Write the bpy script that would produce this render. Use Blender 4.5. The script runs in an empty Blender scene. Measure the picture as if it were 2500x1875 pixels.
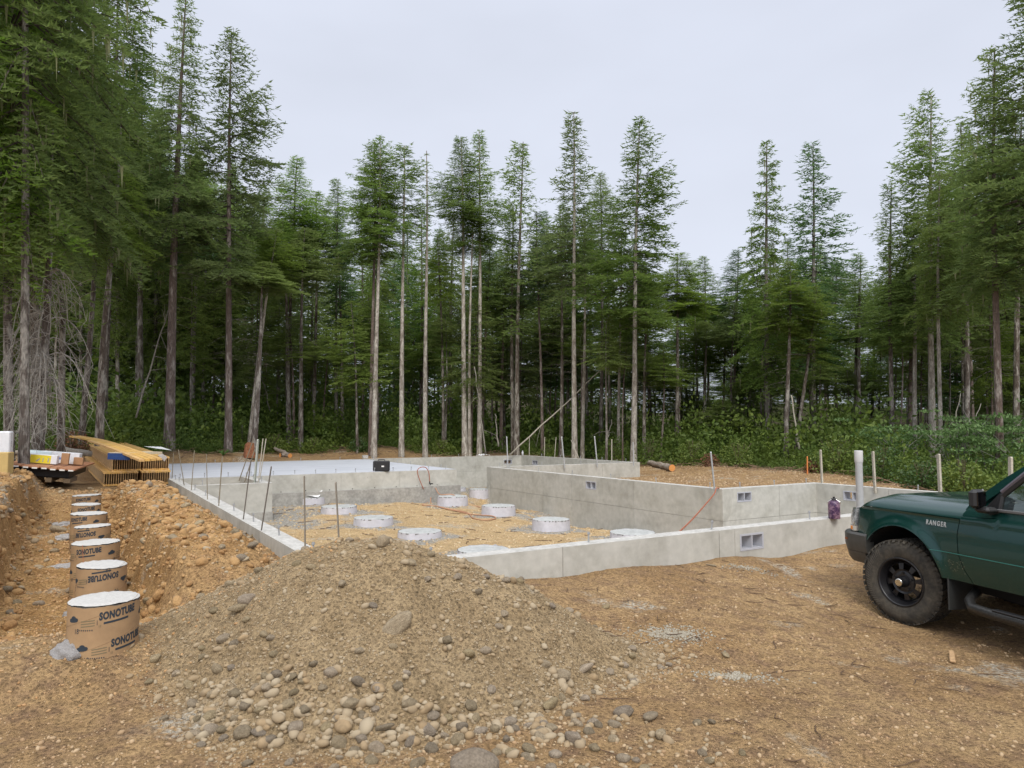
import bpy, math, numpy as np
from mathutils import Vector, Matrix, noise as mnoise
R = math.radians
S = bpy.context.scene
COL = S.collection
# ------------------------------------------------------------------ camera, sky, sun, exposure
F_PX, HOR, H = 1733.0, 1045.0, 1.65
TH = math.atan((HOR - 937.5) / F_PX)
cd = bpy.data.cameras.new('camera'); cam = bpy.data.objects.new('camera', cd); COL.objects.link(cam)
cam.location = (0, 0, H); cam.rotation_euler = (math.pi/2 + TH, 0, 0)
cd.sensor_width = 36; cd.lens = 36 * F_PX / 2500; cd.clip_start = .05; cd.clip_end = 2000
S.camera = cam
SUN_EL, SUN_AZ = 46, 176          # azimuth clockwise from +Y
w = bpy.data.worlds.new('World'); S.world = w; w.use_nodes = True
nt = w.node_tree; nt.nodes.clear()
def N(t, **k):
    n = nt.nodes.new(t)
    for a, b in k.items():
        if a in n.inputs: n.inputs[a].default_value = b
        else: setattr(n, a, b)
    return n
out = N('ShaderNodeOutputWorld'); add = N('ShaderNodeAddShader')
sky = N('ShaderNodeTexSky'); sky.sky_type = 'NISHITA'; sky.sun_disc = False
sky.sun_elevation = R(SUN_EL); sky.sun_rotation = R(SUN_AZ); sky.dust_density = 4
b1 = N('ShaderNodeBackground'); b1.inputs[1].default_value = .05
hs = N('ShaderNodeHueSaturation'); hs.inputs['Saturation'].default_value = .15
nt.links.new(sky.outputs[0], hs.inputs['Color']); nt.links.new(hs.outputs[0], b1.inputs[0])
b2 = N('ShaderNodeBackground'); b2.inputs[1].default_value = 1.0
tc = N('ShaderNodeTexCoord'); sx = N('ShaderNodeSeparateXYZ'); nt.links.new(tc.outputs['Generated'], sx.inputs[0])
rp = N('ShaderNodeValToRGB'); e = rp.color_ramp.elements
e[0].position = 0.0; e[0].color = (.31, .34, .415, 1); e[1].position = 1.0; e[1].color = (1.45, 1.47, 1.53, 1)
m = rp.color_ramp.elements.new(.62); m.color = (.43, .46, .545, 1)
m = rp.color_ramp.elements.new(.3); m.color = (.375, .405, .485, 1)
nz = N('ShaderNodeTexNoise'); nz.inputs['Scale'].default_value = 1.9; nz.inputs['Detail'].default_value = 4
mp = N('ShaderNodeMapping'); mp.inputs['Scale'].default_value = (1, 1, 2.5)
nt.links.new(tc.outputs['Generated'], mp.inputs[0]); nt.links.new(mp.outputs[0], nz.inputs['Vector'])
mr = N('ShaderNodeMapRange'); mr.inputs[1].default_value = .3; mr.inputs[2].default_value = .7
mr.inputs[3].default_value = .90; mr.inputs[4].default_value = 1.07
nt.links.new(nz.outputs[0], mr.inputs[0])
vm = N('ShaderNodeVectorMath'); vm.operation = 'SCALE'
nt.links.new(sx.outputs[2], rp.inputs[0]); nt.links.new(rp.outputs[0], vm.inputs[0]); nt.links.new(mr.outputs[0], vm.inputs['Scale'])
nt.links.new(vm.outputs[0], b2.inputs[0])
nt.links.new(b1.outputs[0], add.inputs[0]); nt.links.new(b2.outputs[0], add.inputs[1]); nt.links.new(add.outputs[0], out.inputs[0])
sd = bpy.data.lights.new('sun', 'SUN'); sd.energy = 1.4; sd.angle = R(20); sd.color = (1, .95, .86)
so = bpy.data.objects.new('sun', sd); COL.objects.link(so)
az = R(SUN_AZ); d = Vector((math.sin(az)*math.cos(R(SUN_EL)), math.cos(az)*math.cos(R(SUN_EL)), math.sin(R(SUN_EL))))
so.rotation_euler = d.to_track_quat('Z', 'Y').to_euler(); so.location = (5, -5, 30)
S.view_settings.view_transform = 'Standard'; S.view_settings.look = 'None'
S.view_settings.exposure = 0.45; S.view_settings.gamma = 1; S.view_settings.use_curve_mapping = False
S.cycles.max_bounces = 8; S.cycles.diffuse_bounces = 6; S.cycles.transparent_max_bounces = 8
S.cycles.transmission_bounces = 4; S.cycles.glossy_bounces = 3

# ------------------------------------------------------------------ pixel helpers (photo pixels 2500 x 1875 -> metres)
def ray(px, py):
    a = (px-1250)/F_PX; b = (937.5-py)/F_PX
    return np.array([a, math.cos(TH)-b*math.sin(TH), math.sin(TH)+b*math.cos(TH)])
def atY(px, py, Y):
    r = ray(px, py); return r*(Y/r[1]) + np.array([0, 0, H])
def atZ(px, py, z):
    r = ray(px, py); return r*((z-H)/r[2]) + np.array([0, 0, H])
UA = math.atan2(.520, .854)
U = np.array([math.cos(UA), math.sin(UA)]); V = np.array([-U[1], U[0]]); A0 = np.array([-1.44, 5.77])
def ST(s, t, z=None):
    p = A0 + s*U + t*V
    return p if z is None else np.array([p[0], p[1], z])
def toST(x, y):
    dx = x-A0[0]; dy = y-A0[1]; return dx*U[0]+dy*U[1], dx*V[0]+dy*V[1]
def ss(x, a, b):
    t = np.clip((x-a)/(b-a), 0, 1); return t*t*(3-2*t)
# value noise
_rs = np.random.RandomState(5); _LT = _rs.rand(256, 256)
def vn(x, y):
    xi = np.floor(x).astype(int); yi = np.floor(y).astype(int); fx = x-xi; fy = y-yi
    fx = fx*fx*(3-2*fx); fy = fy*fy*(3-2*fy)
    a = _LT[xi & 255, yi & 255]; b = _LT[(xi+1) & 255, yi & 255]; c = _LT[xi & 255, (yi+1) & 255]; d = _LT[(xi+1) & 255, (yi+1) & 255]
    return (a*(1-fx)+b*fx)*(1-fy)+(c*(1-fx)+d*fx)*fy
def fbm(x, y, sc, o=4, g=.5):
    v = 0; am = 1; tot = 0; c, s_ = math.cos(.7), math.sin(.7)
    x = np.asarray(x, float)/sc; y = np.asarray(y, float)/sc
    for i in range(o):
        v = v+am*vn(x+31.7*i, y+17.3*i); tot += am; am *= g
        x, y = (x*c-y*s_)*2.03, (x*s_+y*c)*2.03
    return v/tot-.5

# ------------------------------------------------------------------ materials
MATS = {}
def mat(name, col, rough=.85, var=0, vscale=3, bump=0, bscale=20, metal=0, col2=None, spec=.5, coat=0, detail=5, randv=0, transl=0, attr=None, stretch=None, voro=0, mixlo=.35, mixhi=.65):
    if name in MATS: return MATS[name]
    m = bpy.data.materials.new(name); m.use_nodes = True; T = m.node_tree; L = T.links
    bs = T.nodes['Principled BSDF']; bs.inputs['Roughness'].default_value = rough; bs.inputs['Metallic'].default_value = metal
    bs.inputs['Specular IOR Level'].default_value = spec
    if coat: bs.inputs['Coat Weight'].default_value = coat; bs.inputs['Coat Roughness'].default_value = .05
    geo = T.nodes.new('ShaderNodeTexCoord'); vec = geo.outputs['Object']
    if stretch:
        mpn = T.nodes.new('ShaderNodeMapping'); mpn.inputs['Scale'].default_value = stretch; L.new(vec, mpn.inputs[0]); vec = mpn.outputs[0]
    cur = None
    def rgb(c):
        n = T.nodes.new('ShaderNodeRGB'); n.outputs[0].default_value = (*c, 1); return n.outputs[0]
    cur = rgb(col)
    if col2 is not None:
        n1 = T.nodes.new('ShaderNodeTexNoise'); n1.inputs['Scale'].default_value = vscale; n1.inputs['Detail'].default_value = detail; n1.inputs['Roughness'].default_value = .65
        L.new(vec, n1.inputs['Vector'])
        mrn = T.nodes.new('ShaderNodeMapRange'); mrn.inputs[1].default_value = mixlo; mrn.inputs[2].default_value = mixhi; L.new(n1.outputs[0], mrn.inputs[0])
        mx = T.nodes.new('ShaderNodeMix'); mx.data_type = 'RGBA'; L.new(mrn.outputs[0], mx.inputs[0]); L.new(cur, mx.inputs[6]); mx.inputs[7].default_value = (*col2, 1); cur = mx.outputs[2]
    if var:
        n2 = T.nodes.new('ShaderNodeTexNoise'); n2.inputs['Scale'].default_value = vscale*4.3; n2.inputs['Detail'].default_value = 3; L.new(vec, n2.inputs['Vector'])
        m2 = T.nodes.new('ShaderNodeMapRange'); m2.inputs[1].default_value = .3; m2.inputs[2].default_value = .7; m2.inputs[3].default_value = 1-var; m2.inputs[4].default_value = 1+var; L.new(n2.outputs[0], m2.inputs[0])
        s2 = T.nodes.new('ShaderNodeVectorMath'); s2.operation = 'SCALE'; L.new(cur, s2.inputs[0]); L.new(m2.outputs[0], s2.inputs['Scale']); cur = s2.outputs[0]
    if randv:
        oi = T.nodes.new('ShaderNodeObjectInfo'); h = T.nodes.new('ShaderNodeHueSaturation')
        m3 = T.nodes.new('ShaderNodeMapRange'); m3.inputs[3].default_value = 1-randv; m3.inputs[4].default_value = 1+randv; L.new(oi.outputs['Random'], m3.inputs[0]); L.new(m3.outputs[0], h.inputs['Value'])
        wn = T.nodes.new('ShaderNodeTexWhiteNoise'); wn.noise_dimensions = '1D'; L.new(oi.outputs['Random'], wn.inputs['W'])
        m4 = T.nodes.new('ShaderNodeMapRange'); m4.inputs[3].default_value = .5-randv*.02; m4.inputs[4].default_value = .5+randv*.03; L.new(wn.outputs[0], m4.inputs[0]); L.new(m4.outputs[0], h.inputs['Hue'])
        m5 = T.nodes.new('ShaderNodeMapRange'); m5.inputs[3].default_value = 1-randv*.9; m5.inputs[4].default_value = 1+randv*.3; L.new(wn.outputs[0], m5.inputs[0]); L.new(m5.outputs[0], h.inputs['Saturation'])
        L.new(cur, h.inputs['Color']); cur = h.outputs[0]
    if attr:   # per piece tint: (attribute name, colour at 1)
        at = T.nodes.new('ShaderNodeAttribute'); at.attribute_name = attr[0]
        mx = T.nodes.new('ShaderNodeMix'); mx.data_type = 'RGBA'; L.new(at.outputs['Fac'], mx.inputs[0]); L.new(cur, mx.inputs[6]); mx.inputs[7].default_value = (*attr[1], 1); cur = mx.outputs[2]
    L.new(cur, bs.inputs['Base Color'])
    if bump:
        if voro:
            nb = T.nodes.new('ShaderNodeTexVoronoi'); nb.inputs['Scale'].default_value = bscale
        else:
            nb = T.nodes.new('ShaderNodeTexNoise'); nb.inputs['Scale'].default_value = bscale; nb.inputs['Detail'].default_value = 6; nb.inputs['Roughness'].default_value = .7
        L.new(vec, nb.inputs['Vector'])
        bn = T.nodes.new('ShaderNodeBump'); bn.inputs['Strength'].default_value = 1; bn.inputs['Distance'].default_value = bump; L.new(nb.outputs[0], bn.inputs['Height']); L.new(bn.outputs[0], bs.inputs['Normal'])
    if transl:
        tr = T.nodes.new('ShaderNodeBsdfTranslucent'); L.new(cur, tr.inputs[0]); ms = T.nodes.new('ShaderNodeMixShader'); ms.inputs[0].default_value = transl
        L.new(bs.outputs[0], ms.inputs[1]); L.new(tr.outputs[0], ms.inputs[2]); L.new(ms.outputs[0], T.nodes['Material Output'].inputs[0])
    MATS[name] = m; return m

# ------------------------------------------------------------------ mesh helpers
def mkmesh(name, v, f, mats, smooth=False, mi=None):
    v = np.asarray(v, np.float32).reshape(-1, 3); me = bpy.data.meshes.new(name)
    if isinstance(f, np.ndarray):
        k = f.shape[1]; n = len(f)
        me.vertices.add(len(v)); me.vertices.foreach_set('co', v.ravel())
        me.loops.add(n*k); me.polygons.add(n)
        me.polygons.foreach_set('loop_start', np.arange(0, n*k, k, dtype=np.int32))
        me.loops.foreach_set('vertex_index', f.astype(np.int32).ravel())
        me.update(calc_edges=True)
    else:
        me.from_pydata(v.tolist(), [], f); me.update()
    if not isinstance(mats, (list, tuple)): mats = [mats]
    for m_ in mats: me.materials.append(m_)
    if mi is not None: me.polygons.foreach_set('material_index', np.asarray(mi, np.int32))
    if smooth: me.polygons.foreach_set('use_smooth', np.ones(len(me.polygons), bool))
    me.validate(clean_customdata=False)
    return me
def link(name, data, parent=None, loc=(0, 0, 0), rot=(0, 0, 0), scale=(1, 1, 1)):
    o = bpy.data.objects.new(name, data); COL.objects.link(o); o.location = [float(q) for q in loc]; o.rotation_euler = rot; o.scale = scale
    if parent: o.parent = parent
    return o
def tag(o, label=None, cat=None, group=None, kind=None):
    if label: o['label'] = label
    if cat: o['category'] = cat
    if group: o['group'] = group
    if kind: o['kind'] = kind
    return o
def thing(name, label, cat, loc=(0, 0, 0), rz=0, group=None, rot=None):
    return tag(link(name, None, None, loc, rot or (0, 0, rz)), label, cat, group)
class MB:
    def __init__(s): s.v = []; s.f = []; s.m = []
    def add(s, v, f, m=0):
        o = len(s.v); s.v += [tuple(map(float, q)) for q in v]; s.f += [tuple(i+o for i in q) for q in f]; s.m += [m]*len(f)
    def box(s, x0, x1, y0, y1, z0, z1, m=0, M=None, bev=0):
        if bev:
            b = min(bev, (x1-x0)/2.5, (y1-y0)/2.5, (z1-z0)/2.5)
            v = []; 
            for zz, k in ((z0, b), (z0+b, 0), (z1-b, 0), (z1, b)):
                X0, X1, Y0, Y1 = x0+k, x1-k, y0+k, y1-k
                c = b if k == 0 else b*.6
                v += [(X0+c, Y0, zz), (X1-c, Y0, zz), (X1, Y0+c, zz), (X1, Y1-c, zz), (X1-c, Y1, zz), (X0+c, Y1, zz), (X0, Y1-c, zz), (X0, Y0+c, zz)]
            f = [tuple(range(7, -1, -1)), tuple(range(24, 32))]
            for r_ in range(3):
                for i in range(8): a = r_*8+i; b_ = r_*8+(i+1) % 8; f.append((a, b_, b_+8, a+8))
        else:
            v = [(x0, y0, z0), (x1, y0, z0), (x1, y1, z0), (x0, y1, z0), (x0, y0, z1), (x1, y0, z1), (x1, y1, z1), (x0, y1, z1)]
            f = [(3, 2, 1, 0), (4, 5, 6, 7), (0, 1, 5, 4), (1, 2, 6, 5), (2, 3, 7, 6), (3, 0, 4, 7)]
        if M is not None: v = [tuple(M @ Vector(q)) for q in v]
        s.add(v, f, m); return s
    def tube(s, pts, rad, n=8, m=0, cap=True):
        pts = [np.array(p, float) for p in pts]
        if np.isscalar(rad): rad = [rad]*len(pts)
        v = []; prev = None
        for i, p in enumerate(pts):
            t = pts[min(i+1, len(pts)-1)]-pts[max(i-1, 0)]; t = t/(np.linalg.norm(t)+1e-9)
            if prev is None: a = np.cross(t, (0, 0, 1) if abs(t[2]) < .9 else (1, 0, 0))
            else: a = prev-t*(prev@t)
            a /= np.linalg.norm(a)+1e-9; prev = a; b = np.cross(t, a)
            for k in range(n):
                q = 2*math.pi*k/n; v.append(p+rad[i]*(math.cos(q)*a+math.sin(q)*b))
        f = []
        for i in range(len(pts)-1):
            for k in range(n): f.append((i*n+k, i*n+(k+1) % n, (i+1)*n+(k+1) % n, (i+1)*n+k))
        if cap: f.append(tuple(range(n-1, -1, -1))); f.append(tuple((len(pts)-1)*n+k for k in range(n)))
        s.add(v, f, m); return s
    def lathe(s, prof, n=32, m=0, M=None, close=False):
        v = []; f = []
        for r_, z in prof:
            for k in range(n): q = 2*math.pi*k/n; v.append((r_*math.cos(q), r_*math.sin(q), z))
        L = len(prof)
        for i in range(L-1 if not close else L):
            j = (i+1) % L
            for k in range(n): f.append((i*n+k, i*n+(k+1) % n, j*n+(k+1) % n, j*n+k))
        if M is not None: v = [tuple(M @ Vector(q)) for q in v]
        s.add(v, f, m); return s
    def me(s, name, mats, smooth=False): return mkmesh(name, s.v, s.f, mats, smooth, s.m)
    def ob(s, name, mats, parent=None, smooth=False, **k): return link(name, s.me(name, mats, smooth), parent, **k)
def autosmooth(me, ang=35):
    me.polygons.foreach_set('use_smooth', np.ones(len(me.polygons), bool)); me.set_sharp_from_angle(angle=R(ang))
def textmesh(txt, size, bold=0.0, space=1.0):
    c = bpy.data.curves.new('t', 'FONT'); c.body = txt; c.size = size; c.offset = bold; c.space_character = space; c.align_x = 'LEFT'; c.resolution_u = 3
    o = bpy.data.objects.new('t', c); COL.objects.link(o); bpy.context.view_layer.update()
    me = bpy.data.meshes.new_from_object(o.evaluated_get(bpy.context.evaluated_depsgraph_get()))
    v = np.array([q.co[:] for q in me.vertices]).reshape(-1, 3); f = [tuple(p.vertices) for p in me.polygons]
    bpy.data.objects.remove(o); bpy.data.curves.remove(c); bpy.data.meshes.remove(me)
    return v, f

# ================================================================== GROUND
PIERS = [  # px centre, py top centre, py base front, width px, diameter
    (1345, 1267, 1299, 90, .78), (1217, 1234, 1261, 80, .78), (1105, 1211, 1236, 72, .78), (828, 1236, 1256.5, 84, .78), (912, 1263, 1287, 94, .78),
    (1170, 1194, 1211, 49, .60), (1119, 1190, 1200, 36, .55), (1021, 1199, 1216, 50.6, .60), (762, 1214, 1233.5, 58, .60),
    (1025, 1296, 1318, 104, .78), (1180, 1341, 1368, 125, .78), (1544, 1299, 1326, 109, .78)]
pier_pos = []
for cx, yt, yb, wpx, D in PIERS:
    Y = D*F_PX/wpx; c = atY(cx, yt, Y); zb = atY(cx, yb, Y-D/2)[2]
    pier_pos.append((c[0], c[1], c[2], zb, D/2))
pitc = [(p[0], p[1], p[3]) for p in pier_pos] + [tuple(ST(s, t, z)) for s, t, z in
        [(8.4, 4, -.72), (8.4, 8, -.74), (8.4, 12, -.78), (2, 12, -.24), (5, 12, -.3), (7.2, 12.1, -.38), (.3, 9, -.3), (.3, 6, -.3), (.3, 3, -.28), (1, .5, -.2), (4, .3, -.35), (8, .4, -.5), (11, .5, -.6), (11, 3.5, -.7), (8, 19, -.74), (11, 19, -.76), (14, 19, -.76), (14, 13, -.76)]]
extc = [(-3, 3.4, .0), (-1.2, 3.0, -.02), (0, 3.2, -.03), (2.5, 3.4, -.08), (0, 0, 0), (-4, 0, .05), (4, 0, -.1), (0, -8, 0), (-8, -6, .1), (8, -6, -.1), (-6, 2.5, .1),
        (3.6, 6.5, -.105), (3.6, 5.6, -.105), (4.8, 3.4, -.105), (3.2, 7.5, -.02), (6, 8, -.1), (6.4, 4.6, -.1), (6.2, 3.4, -.1), (2.0, 5, -.06), (1, 4.6, -.02), (3.0, 4.4, -.1), (9, 8, -.1), (12, 4, -.15), (8, 10.3, 0)] + [tuple(ST(s, t, z)) for s, t, z in
        [(1.4, -.15, .27), (3, -.15, .24), (4.5, -.15, .21), (6.6, -.2, .16), (9, -.2, .1), (11.8, -.2, .05), (2.5, -1.2, .12), (5, -1.3, .05),
         (-.1, 1, .36), (-.1, 3, .38), (-.1, 6, .36), (-.2, 9, .30), (-.3, 12, .36), (-.4, 16, .40), (0, 19.7, .45), (4, 19.8, .45), (7, 20.2, .44), (11, 20.3, .42), (14.7, 20, .35), (14.7, 16, .15),
         (14.7, 12.4, .0), (12, 12.3, -.02), (9.2, 12.2, .0), (9, 9, .1), (9, 5, .2), (10, 4.2, .22), (11.8, 4.2, .24), (11.9, 2, .2), (11, 9, .15), (14, 8, .2), (14, 5, .25), (17, 8, .3), (16, 2, .1),
         (18, 12, .3), (19, 18, .35), (10, 26, .48), (4, 26, .6), (20, 26, .5), (-1, 22, .62), (2, 22.5, .55)]] + [
        (-12, 24.5, 1.0), (-9.5, 25, .8), (-14, 22, .95), (-16, 18, .8), (-12.5, 17, .5), (-9.5, 17, .38), (-10, 14, .6), (-14, 14, .8), (-20, 24, 1.2), (-12, 30, 1.2), (-6, 31, .9), (0, 33, .6), (8, 32, .5), (15, 28, .4), (20, 20, .3), (20, 12, .1), (-10, 40, 1.3), (10, 45, .7), (30, 40, .6), (-30, 40, 1.5), (0, 78, 4.5), (-60, 85, 5), (60, 85, 4.5), (-30, 80, 4.5), (30, 80, 4.5), (0, 150, 8), (-120, 120, 8), (120, 120, 7), (0, 400, 12), (-300, 200, 12), (300, 200, 12), (0, 54, 1.2), (-25, 54, 1.6), (25, 54, 1.0), (60, 10, 0), (-60, 10, 1), (0, -60, 0)]
def idw(x, y, c, p=3.2):
    num = 0; den = 0
    for a, b, z in c:
        wt = 1/((x-a)**2+(y-b)**2+.15)**(p/2); num = num+wt*z; den = den+wt
    return num/den
def mound(x, y):
    cx = np.interp(x, [-3.4, -3.0, -2.5, -2.1, -1.6, -1.25, -1.0, -.7, -.18, .06, .6, 1.1, 1.5], [-.25, .03, .28, .50, .74, .85, .885, .84, .64, .54, .22, -.02, -.25])
    yc = 5.3 + .12*np.sin(x*1.3)-.1*(x+1)*(x > -1)*.8
    dy = y-yc
    dd = np.sqrt(dy*dy+.05)-.2236
    return cx - np.where(dy < 0, .70, .85)*dd
def pitmask(s, t):
    a = (s > .1) & (s < 11.5) & (t > .1) & (t < 3.85)
    b = (s > .1) & (s < 8.7) & (t > .1) & (t < 9.9)
    c = (s > 1.6) & (s < 8.7) & (t >= 9.9) & (t < 12.3)
    d_ = (s > 7.2) & (s < 8.7) & (t >= 12.3) & (t < 12.71)
    e_ = (s > 7.2) & (s < 14.3) & (t >= 12.7) & (t < 19.9)
    return a | b | c | d_ | e_
def ground_parts(x, y):
    x = np.asarray(x, float); y = np.asarray(y, float); s, t = toST(x, y)
    z = idw(x, y, extc)
    along = ss(t, -.1, 1.3)*(1-ss(t, 9.0, 10.4))
    wob = .22*fbm(s, t, .9, 3)
    bank = ss(s+wob, -2.26, -2.56)*(1-ss(s, -5, -7.5)); alongb = ss(t, -.1, 1.3)*(1-ss(t, 10.8, 12.6))
    zb = .88+.07*np.sin(t*.8)-.008*t
    z = z+(zb-z)*bank*alongb
    berm = ss(s+wob*.7, -1.26, -1.02)*(1-ss(s, -.55, -.05))*ss(t, .2, .9)*(1-ss(t, 9.4, 10.6))
    z = z+(np.maximum(z, .63)-z)*berm
    tr = ss(s+wob, -2.58, -2.26)*(1-ss(s+wob*.7, -1.30, -1.04))*ss(t, -1.0, -.2)*(1-ss(t, 9.0, 9.9))
    fl = np.interp(t, [-1, -.5, .1, .7, 2, 9], [.05, .22, .25, .10, .0, .05])
    z = z*(1-tr)+fl*tr
    rough = np.clip(along*ss(s, -5, -3)*(1-ss(s, -.4, -.1)), 0, 1)
    pm = pitmask(s, t)
    z = np.where(pm, idw(x, y, pitc), z)
    z = np.where((s > .1) & (s < 1.6) & (t > 9.9) & (t < 12.3), .1, z)
    slab = (s > .05) & (s < 7.25) & (t > 12.28) & (t < 19.6); z = np.where(slab, 0.0, z)
    n = .022*fbm(x, y, .9, 3)+.022*fbm(x+9, y, .22, 3)+.010*fbm(x, y+5, .06, 2)
    n = n+rough*(.20*fbm(x, y, .34, 4, .62)+.085*fbm(x+3, y, .10, 2))*np.where((s > -2.2) & (s < -1.3), .6, 1)
    tracks = .022*np.sin((x*.9+y*.35)*9+2*fbm(x, y, 1.5, 2))*ss(y, 4.6, 3.6)*ss(fbm(x, y, 1.7, 2), 0, .2)
    z = z+n*np.where(slab, 0, 1)+tracks
    mo = mound(x, y)+.17*fbm(x+4, y, .6, 4)+.03*fbm(x, y, .12, 3)
    k = .06; hh = np.clip(.5+.5*(mo-z)/k, 0, 1); zz = z*(1-hh)+mo*hh+k*hh*(1-hh)
    near = (y < 8)
    zz = np.where(near, zz, z)
    grav = ss(mo-z, -.12, .04)*near
    return zz, grav, pm.astype(float), rough
def ground(x, y): return ground_parts(x, y)[0]
def gz(x, y): return float(ground(np.array([x]), np.array([y]))[0])

def arr(*seg):
    o = []
    for a, b, st in seg: o += list(np.arange(a, b, st))
    return np.array(o+[seg[-1][1]])
outer = np.cumsum(.1*1.22**np.arange(1, 36)); outer = outer[outer < 600]
sg = arr((-8, -5, .08), (-5, 3.6, .03), (3.6, 15.2, .075)); sg = np.concatenate([sg[0]-outer[::-1], sg, sg[-1]+outer])
tg = arr((-6, -4, .06), (-4, 1.4, .03), (1.4, 21, .075)); tg = np.concatenate([tg[0]-outer[::-1], tg, tg[-1]+outer])
SG, TG = np.meshgrid(sg, tg, indexing='ij'); XG = A0[0]+SG*U[0]+TG*V[0]; YG = A0[1]+SG*U[1]+TG*V[1]
ZG, GR, PM, RO = ground_parts(XG.ravel(), YG.ravel())
ns, ntt = len(sg), len(tg)
idx = np.arange(ns*ntt).reshape(ns, ntt)
gf = np.stack([idx[:-1, :-1].ravel(), idx[1:, :-1].ravel(), idx[1:, 1:].ravel(), idx[:-1, 1:].ravel()], 1)
def groundmat():
    m = bpy.data.materials.new('dirt'); m.use_nodes = True; T = m.node_tree; L = T.links; bs = T.nodes['Principled BSDF']; bs.inputs['Roughness'].default_value = .95; bs.inputs['Specular IOR Level'].default_value = .2
    g = T.nodes.new('ShaderNodeNewGeometry'); P = g.outputs['Position']
    def noise(sc, de=5, ro=.6):
        n = T.nodes.new('ShaderNodeTexNoise'); n.inputs['Scale'].default_value = sc; n.inputs['Detail'].default_value = de; n.inputs['Roughness'].default_value = ro; L.new(P, n.inputs['Vector']); return n.outputs[0]
    def rng(i, a, b, c=0, d_=1):
        n = T.nodes.new('ShaderNodeMapRange'); n.inputs[1].default_value = a; n.inputs[2].default_value = b; n.inputs[3].default_value = c; n.inputs[4].default_value = d_; L.new(i, n.inputs[0]); return n.outputs[0]
    def mix(f, a, b):
        n = T.nodes.new('ShaderNodeMix'); n.data_type = 'RGBA'
        if isinstance(f, float): n.inputs[0].default_value = f
        else: L.new(f, n.inputs[0])
        for i, q in ((6, a), (7, b)):
            if isinstance(q, tuple): n.inputs[i].default_value = (*q, 1)
            else: L.new(q, n.inputs[i])
        return n.outputs[2]
    def att(a):
        n = T.nodes.new('ShaderNodeAttribute'); n.attribute_name = a; return n.outputs['Fac']
    c = mix(rng(noise(1.1), .35, .65), (.285, .178, .084), (.40, .268, .135))
    c = mix(rng(noise(7), .45, .7), c, (.225, .142, .082))
    c = mix(att('pit'), c, mix(rng(noise(3), .35, .65), (.43, .30, .155), (.54, .39, .215)))
    c = mix(att('rough'), c, mix(rng(noise(4), .35, .65), (.31, .175, .068), (.43, .265, .115)))
    c = mix(att('gravel'), c, mix(rng(noise(5), .35, .65), (.265, .19, .105), (.345, .255, .148)))
    gp = mix(rng(noise(.9, 3), .60, .66), c, (.42, .38, .31)); c = mix(rng(noise(30, 3), .4, .6), c, gp)
    c = mix(att('crush'), c, mix(rng(noise(26, 3), .38, .62), (.22, .21, .19), (.40, .39, .36)))
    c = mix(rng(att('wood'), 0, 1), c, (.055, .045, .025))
    v = T.nodes.new('ShaderNodeTexVoronoi'); v.inputs['Scale'].default_value = 55; L.new(P, v.inputs['Vector'])
    hs = T.nodes.new('ShaderNodeHueSaturation'); sp = T.nodes.new('ShaderNodeSeparateColor'); L.new(v.outputs['Color'], sp.inputs[0])
    L.new(rng(sp.outputs[0], 0, 1, .72, 1.28), hs.inputs['Value']); L.new(c, hs.inputs['Color'])
    L.new(hs.outputs[0], bs.inputs['Base Color'])
    b1 = T.nodes.new('ShaderNodeBump'); b1.inputs['Distance'].default_value = .012; L.new(rng(v.outputs['Distance'], 0, .5, 1, 0), b1.inputs['Height'])
    b2_ = T.nodes.new('ShaderNodeBump'); b2_.inputs['Distance'].default_value = .035; L.new(noise(18, 8, .75), b2_.inputs['Height']); L.new(b1.outputs[0], b2_.inputs['Normal'])
    L.new(b2_.outputs[0], bs.inputs['Normal']); return m
me = mkmesh('ground', np.stack([XG.ravel(), YG.ravel(), ZG], 1), gf, groundmat(), True)
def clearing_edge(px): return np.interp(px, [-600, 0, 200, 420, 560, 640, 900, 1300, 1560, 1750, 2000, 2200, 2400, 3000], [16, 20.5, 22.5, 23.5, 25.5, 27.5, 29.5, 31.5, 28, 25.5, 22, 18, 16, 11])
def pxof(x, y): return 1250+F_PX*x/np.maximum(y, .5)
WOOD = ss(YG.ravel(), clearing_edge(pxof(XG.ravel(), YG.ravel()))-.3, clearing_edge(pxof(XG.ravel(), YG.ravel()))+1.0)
Sg, Tg_ = SG.ravel(), TG.ravel(); CRU = np.zeros(len(Sg)); nb_ = fbm(XG.ravel(), YG.ravel(), .5, 4)
for p_ in pier_pos:
    dd = np.hypot(XG.ravel()-p_[0], YG.ravel()-p_[1])-p_[4]; CRU = np.maximum(CRU, 1-ss(dd+nb_*1.3, .10, .42))
for ds in (8.55-Sg, 12.1-Tg_+(Sg > 7.3)*9, np.hypot(np.maximum(Sg-1.8, 0), np.maximum(9.7-Tg_, 0))*.45, 19.7-Tg_): CRU = np.maximum(CRU, 1-ss(ds+nb_*1.4, .15, .55))
CRU *= PM*.9
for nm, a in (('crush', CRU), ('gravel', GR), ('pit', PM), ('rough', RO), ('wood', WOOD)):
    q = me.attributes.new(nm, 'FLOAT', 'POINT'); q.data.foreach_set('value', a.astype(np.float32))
tag(link('ground', me), kind='structure')

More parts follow.
